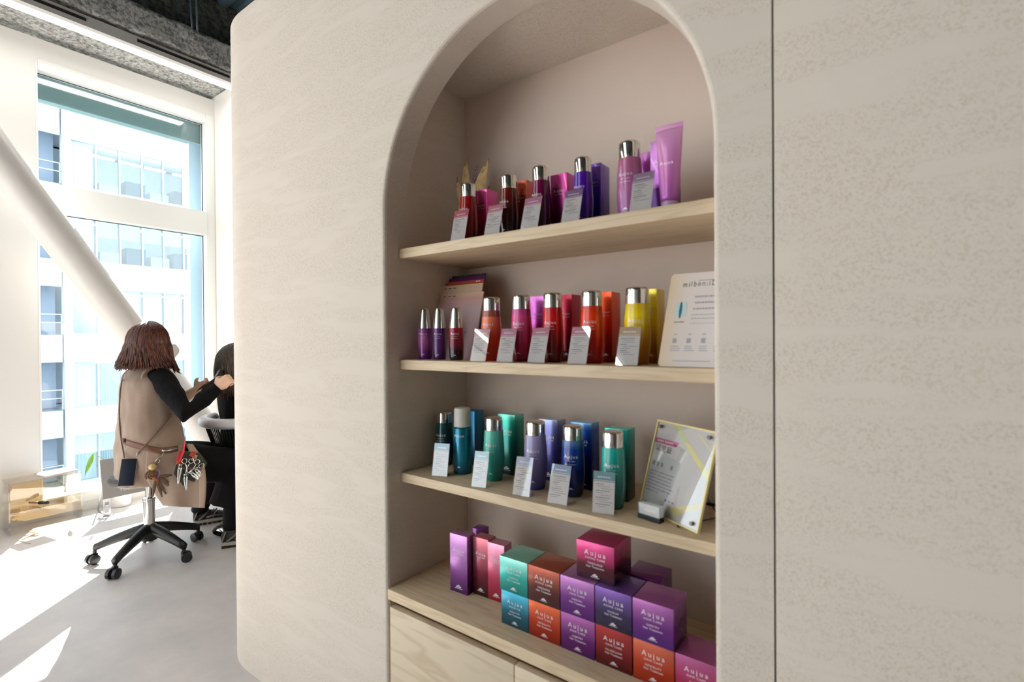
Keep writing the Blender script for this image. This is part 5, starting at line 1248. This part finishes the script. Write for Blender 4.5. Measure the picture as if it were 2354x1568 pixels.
for q in (-1, 1):
    s_ = Vector((hc2.x, hc2.y, .955)).lerp(Vector((Cc.x, Cc.y, .955)), .4)+e_*q*.145; el = s_-e_*q*.01+g2*.12-UPV*.22; w_ = el+g2*.2-e_*q*.08-UPV*.04
    m.tube([s_-e_*q*.05, s_, el, w_], [.05, .05, .038, .027], 14); hand(m, w_, g2-e_*q*.2, Vector((0, 0, -1)), -e_*q, .5, .9)
    mt.tube([s_-e_*q*.05, s_, s_.lerp(el, .5), el, w_], [.062, .064, .056, .052, .042], 14)
    h_ = P2(.02, q*.10, .53); kn = P2(.44, q*.12, .52); an = P2(.50, q*.11, .16)
    m.tube([h_, kn, an, an+g2*.05-UPV*.05, an+g2*.17-UPV*.07], [.08, .055, .036, .034, .026], 14); legs.append((h_, kn, an))
remesh(m, 'body', SKIN, cli, .007, 3, off=O2); eyes(hc2, g2, UPV, cli, O2, .93)
mt.tube([Vector((hc2.x+.01, hc2.y, .97)), hc2-UPV*.085], [.062, .054], 16)
remesh(mt, 'black_top', KNIT, cli, .008, 3, .005, 12, O2)
m = MB(); m.rings([ell(P2(0, 0, z), a, b, 24, e_, g2) for z, a, b in ((.45, .18, .14), (.55, .185, .145), (.62, .165, .13))])
for h_, kn, an in legs: m.tube([h_, h_.lerp(kn, .5), kn, kn.lerp(an, .5), an], [.10, .09, .075, .07, .065], 16)
remesh(m, 'trousers', CLOTH, cli, .009, 3, .005, 9, O2)
for h_, kn, an in legs:
    m = MB(); m.rings([[an-O2+g2*t+e_*(w*cos(2*pi*j/14))+UPV*(-.065+zz*.5*(1+sin(2*pi*j/14))) for j in range(14)] for t, w, zz in ((-.05, .028, .07), (.0, .036, .085), (.08, .040, .06), (.16, .042, .045), (.21, .02, .03))]); m.obj('shoe', CLOTH, cli, True)
hair_mesh(hc2+Vector((0, 0, .022)), g2, UPV, (.118, .108, .120), .22, 700, cli, HAIR2, lo=48, flare=.0, flareback=.01, seed=9, off=O2, r0=.0075, wave=.004, inward=.012)
m = MB(); rnd = random.Random(2); gr = onD((483, 882), D0+.05)          # the lock held between the two hands
for i in range(26):
    j = Vector((rnd.uniform(-1, 1), rnd.uniform(-1, 1), rnd.uniform(-1, 1)))*.010; s0 = onD((512, 848), D0+.30)+j*1.6
    m.tube([s0, onD((504, 860), D0+.16)+j, onD((494, 874), D0+.06)+j*.8, gr+j, onD((471, 889), D0+.05)+j*1.3, onD((463+rnd.uniform(-5, 6), 898), D0+.05)+j*1.6], [.004, .004, .004, .004, .003, .0008], 5)
m.obj('hair_lock', HAIR2, cli, True, off=O2)
# chair
ch = thing('salon_chair', 'round salon chair with white rim and black cords under the seated client', 'chair', tuple(O2))
rc = Vector((Cc.x, Cc.y, 0)); R1 = .245; zr = onD((500, 968), depth(Vector((Cc.x, Cc.y, .78)))-.12).z
tt = [radians(a) for a in range(206, 402, 5)]
m = MB(); m.tube([Vector((R1*cos(t), R1*sin(t), zr)) for t in tt], .034, 14); m.obj('rim', mat('chair_rim', (214, 212, 216), .35), ch, True)
for i, t in enumerate([tt[0]+(tt[-1]-tt[0])*k/47 for k in range(48)]):
    m = MB(); m.tube([(R1*cos(t), R1*sin(t), zr-.01), (R1*.72*cos(t), R1*.72*sin(t), .50)], .0032, 5); m.obj('cord', BLACKP, ch)
MB().lathe([(.18, .435), (.215, .445), (.22, .47), (.205, .495), (.0, .50)], 36).obj('seat', BLACKP, ch, 'angle')
MB().lathe([(.035, .03), (.035, .436)], 20).obj('column', CHROME, ch, 'angle')
MB().lathe([(.20, 0), (.205, .008), (.18, .018), (.05, .03)], 40).obj('base_plate', CHROME, ch, 'angle')
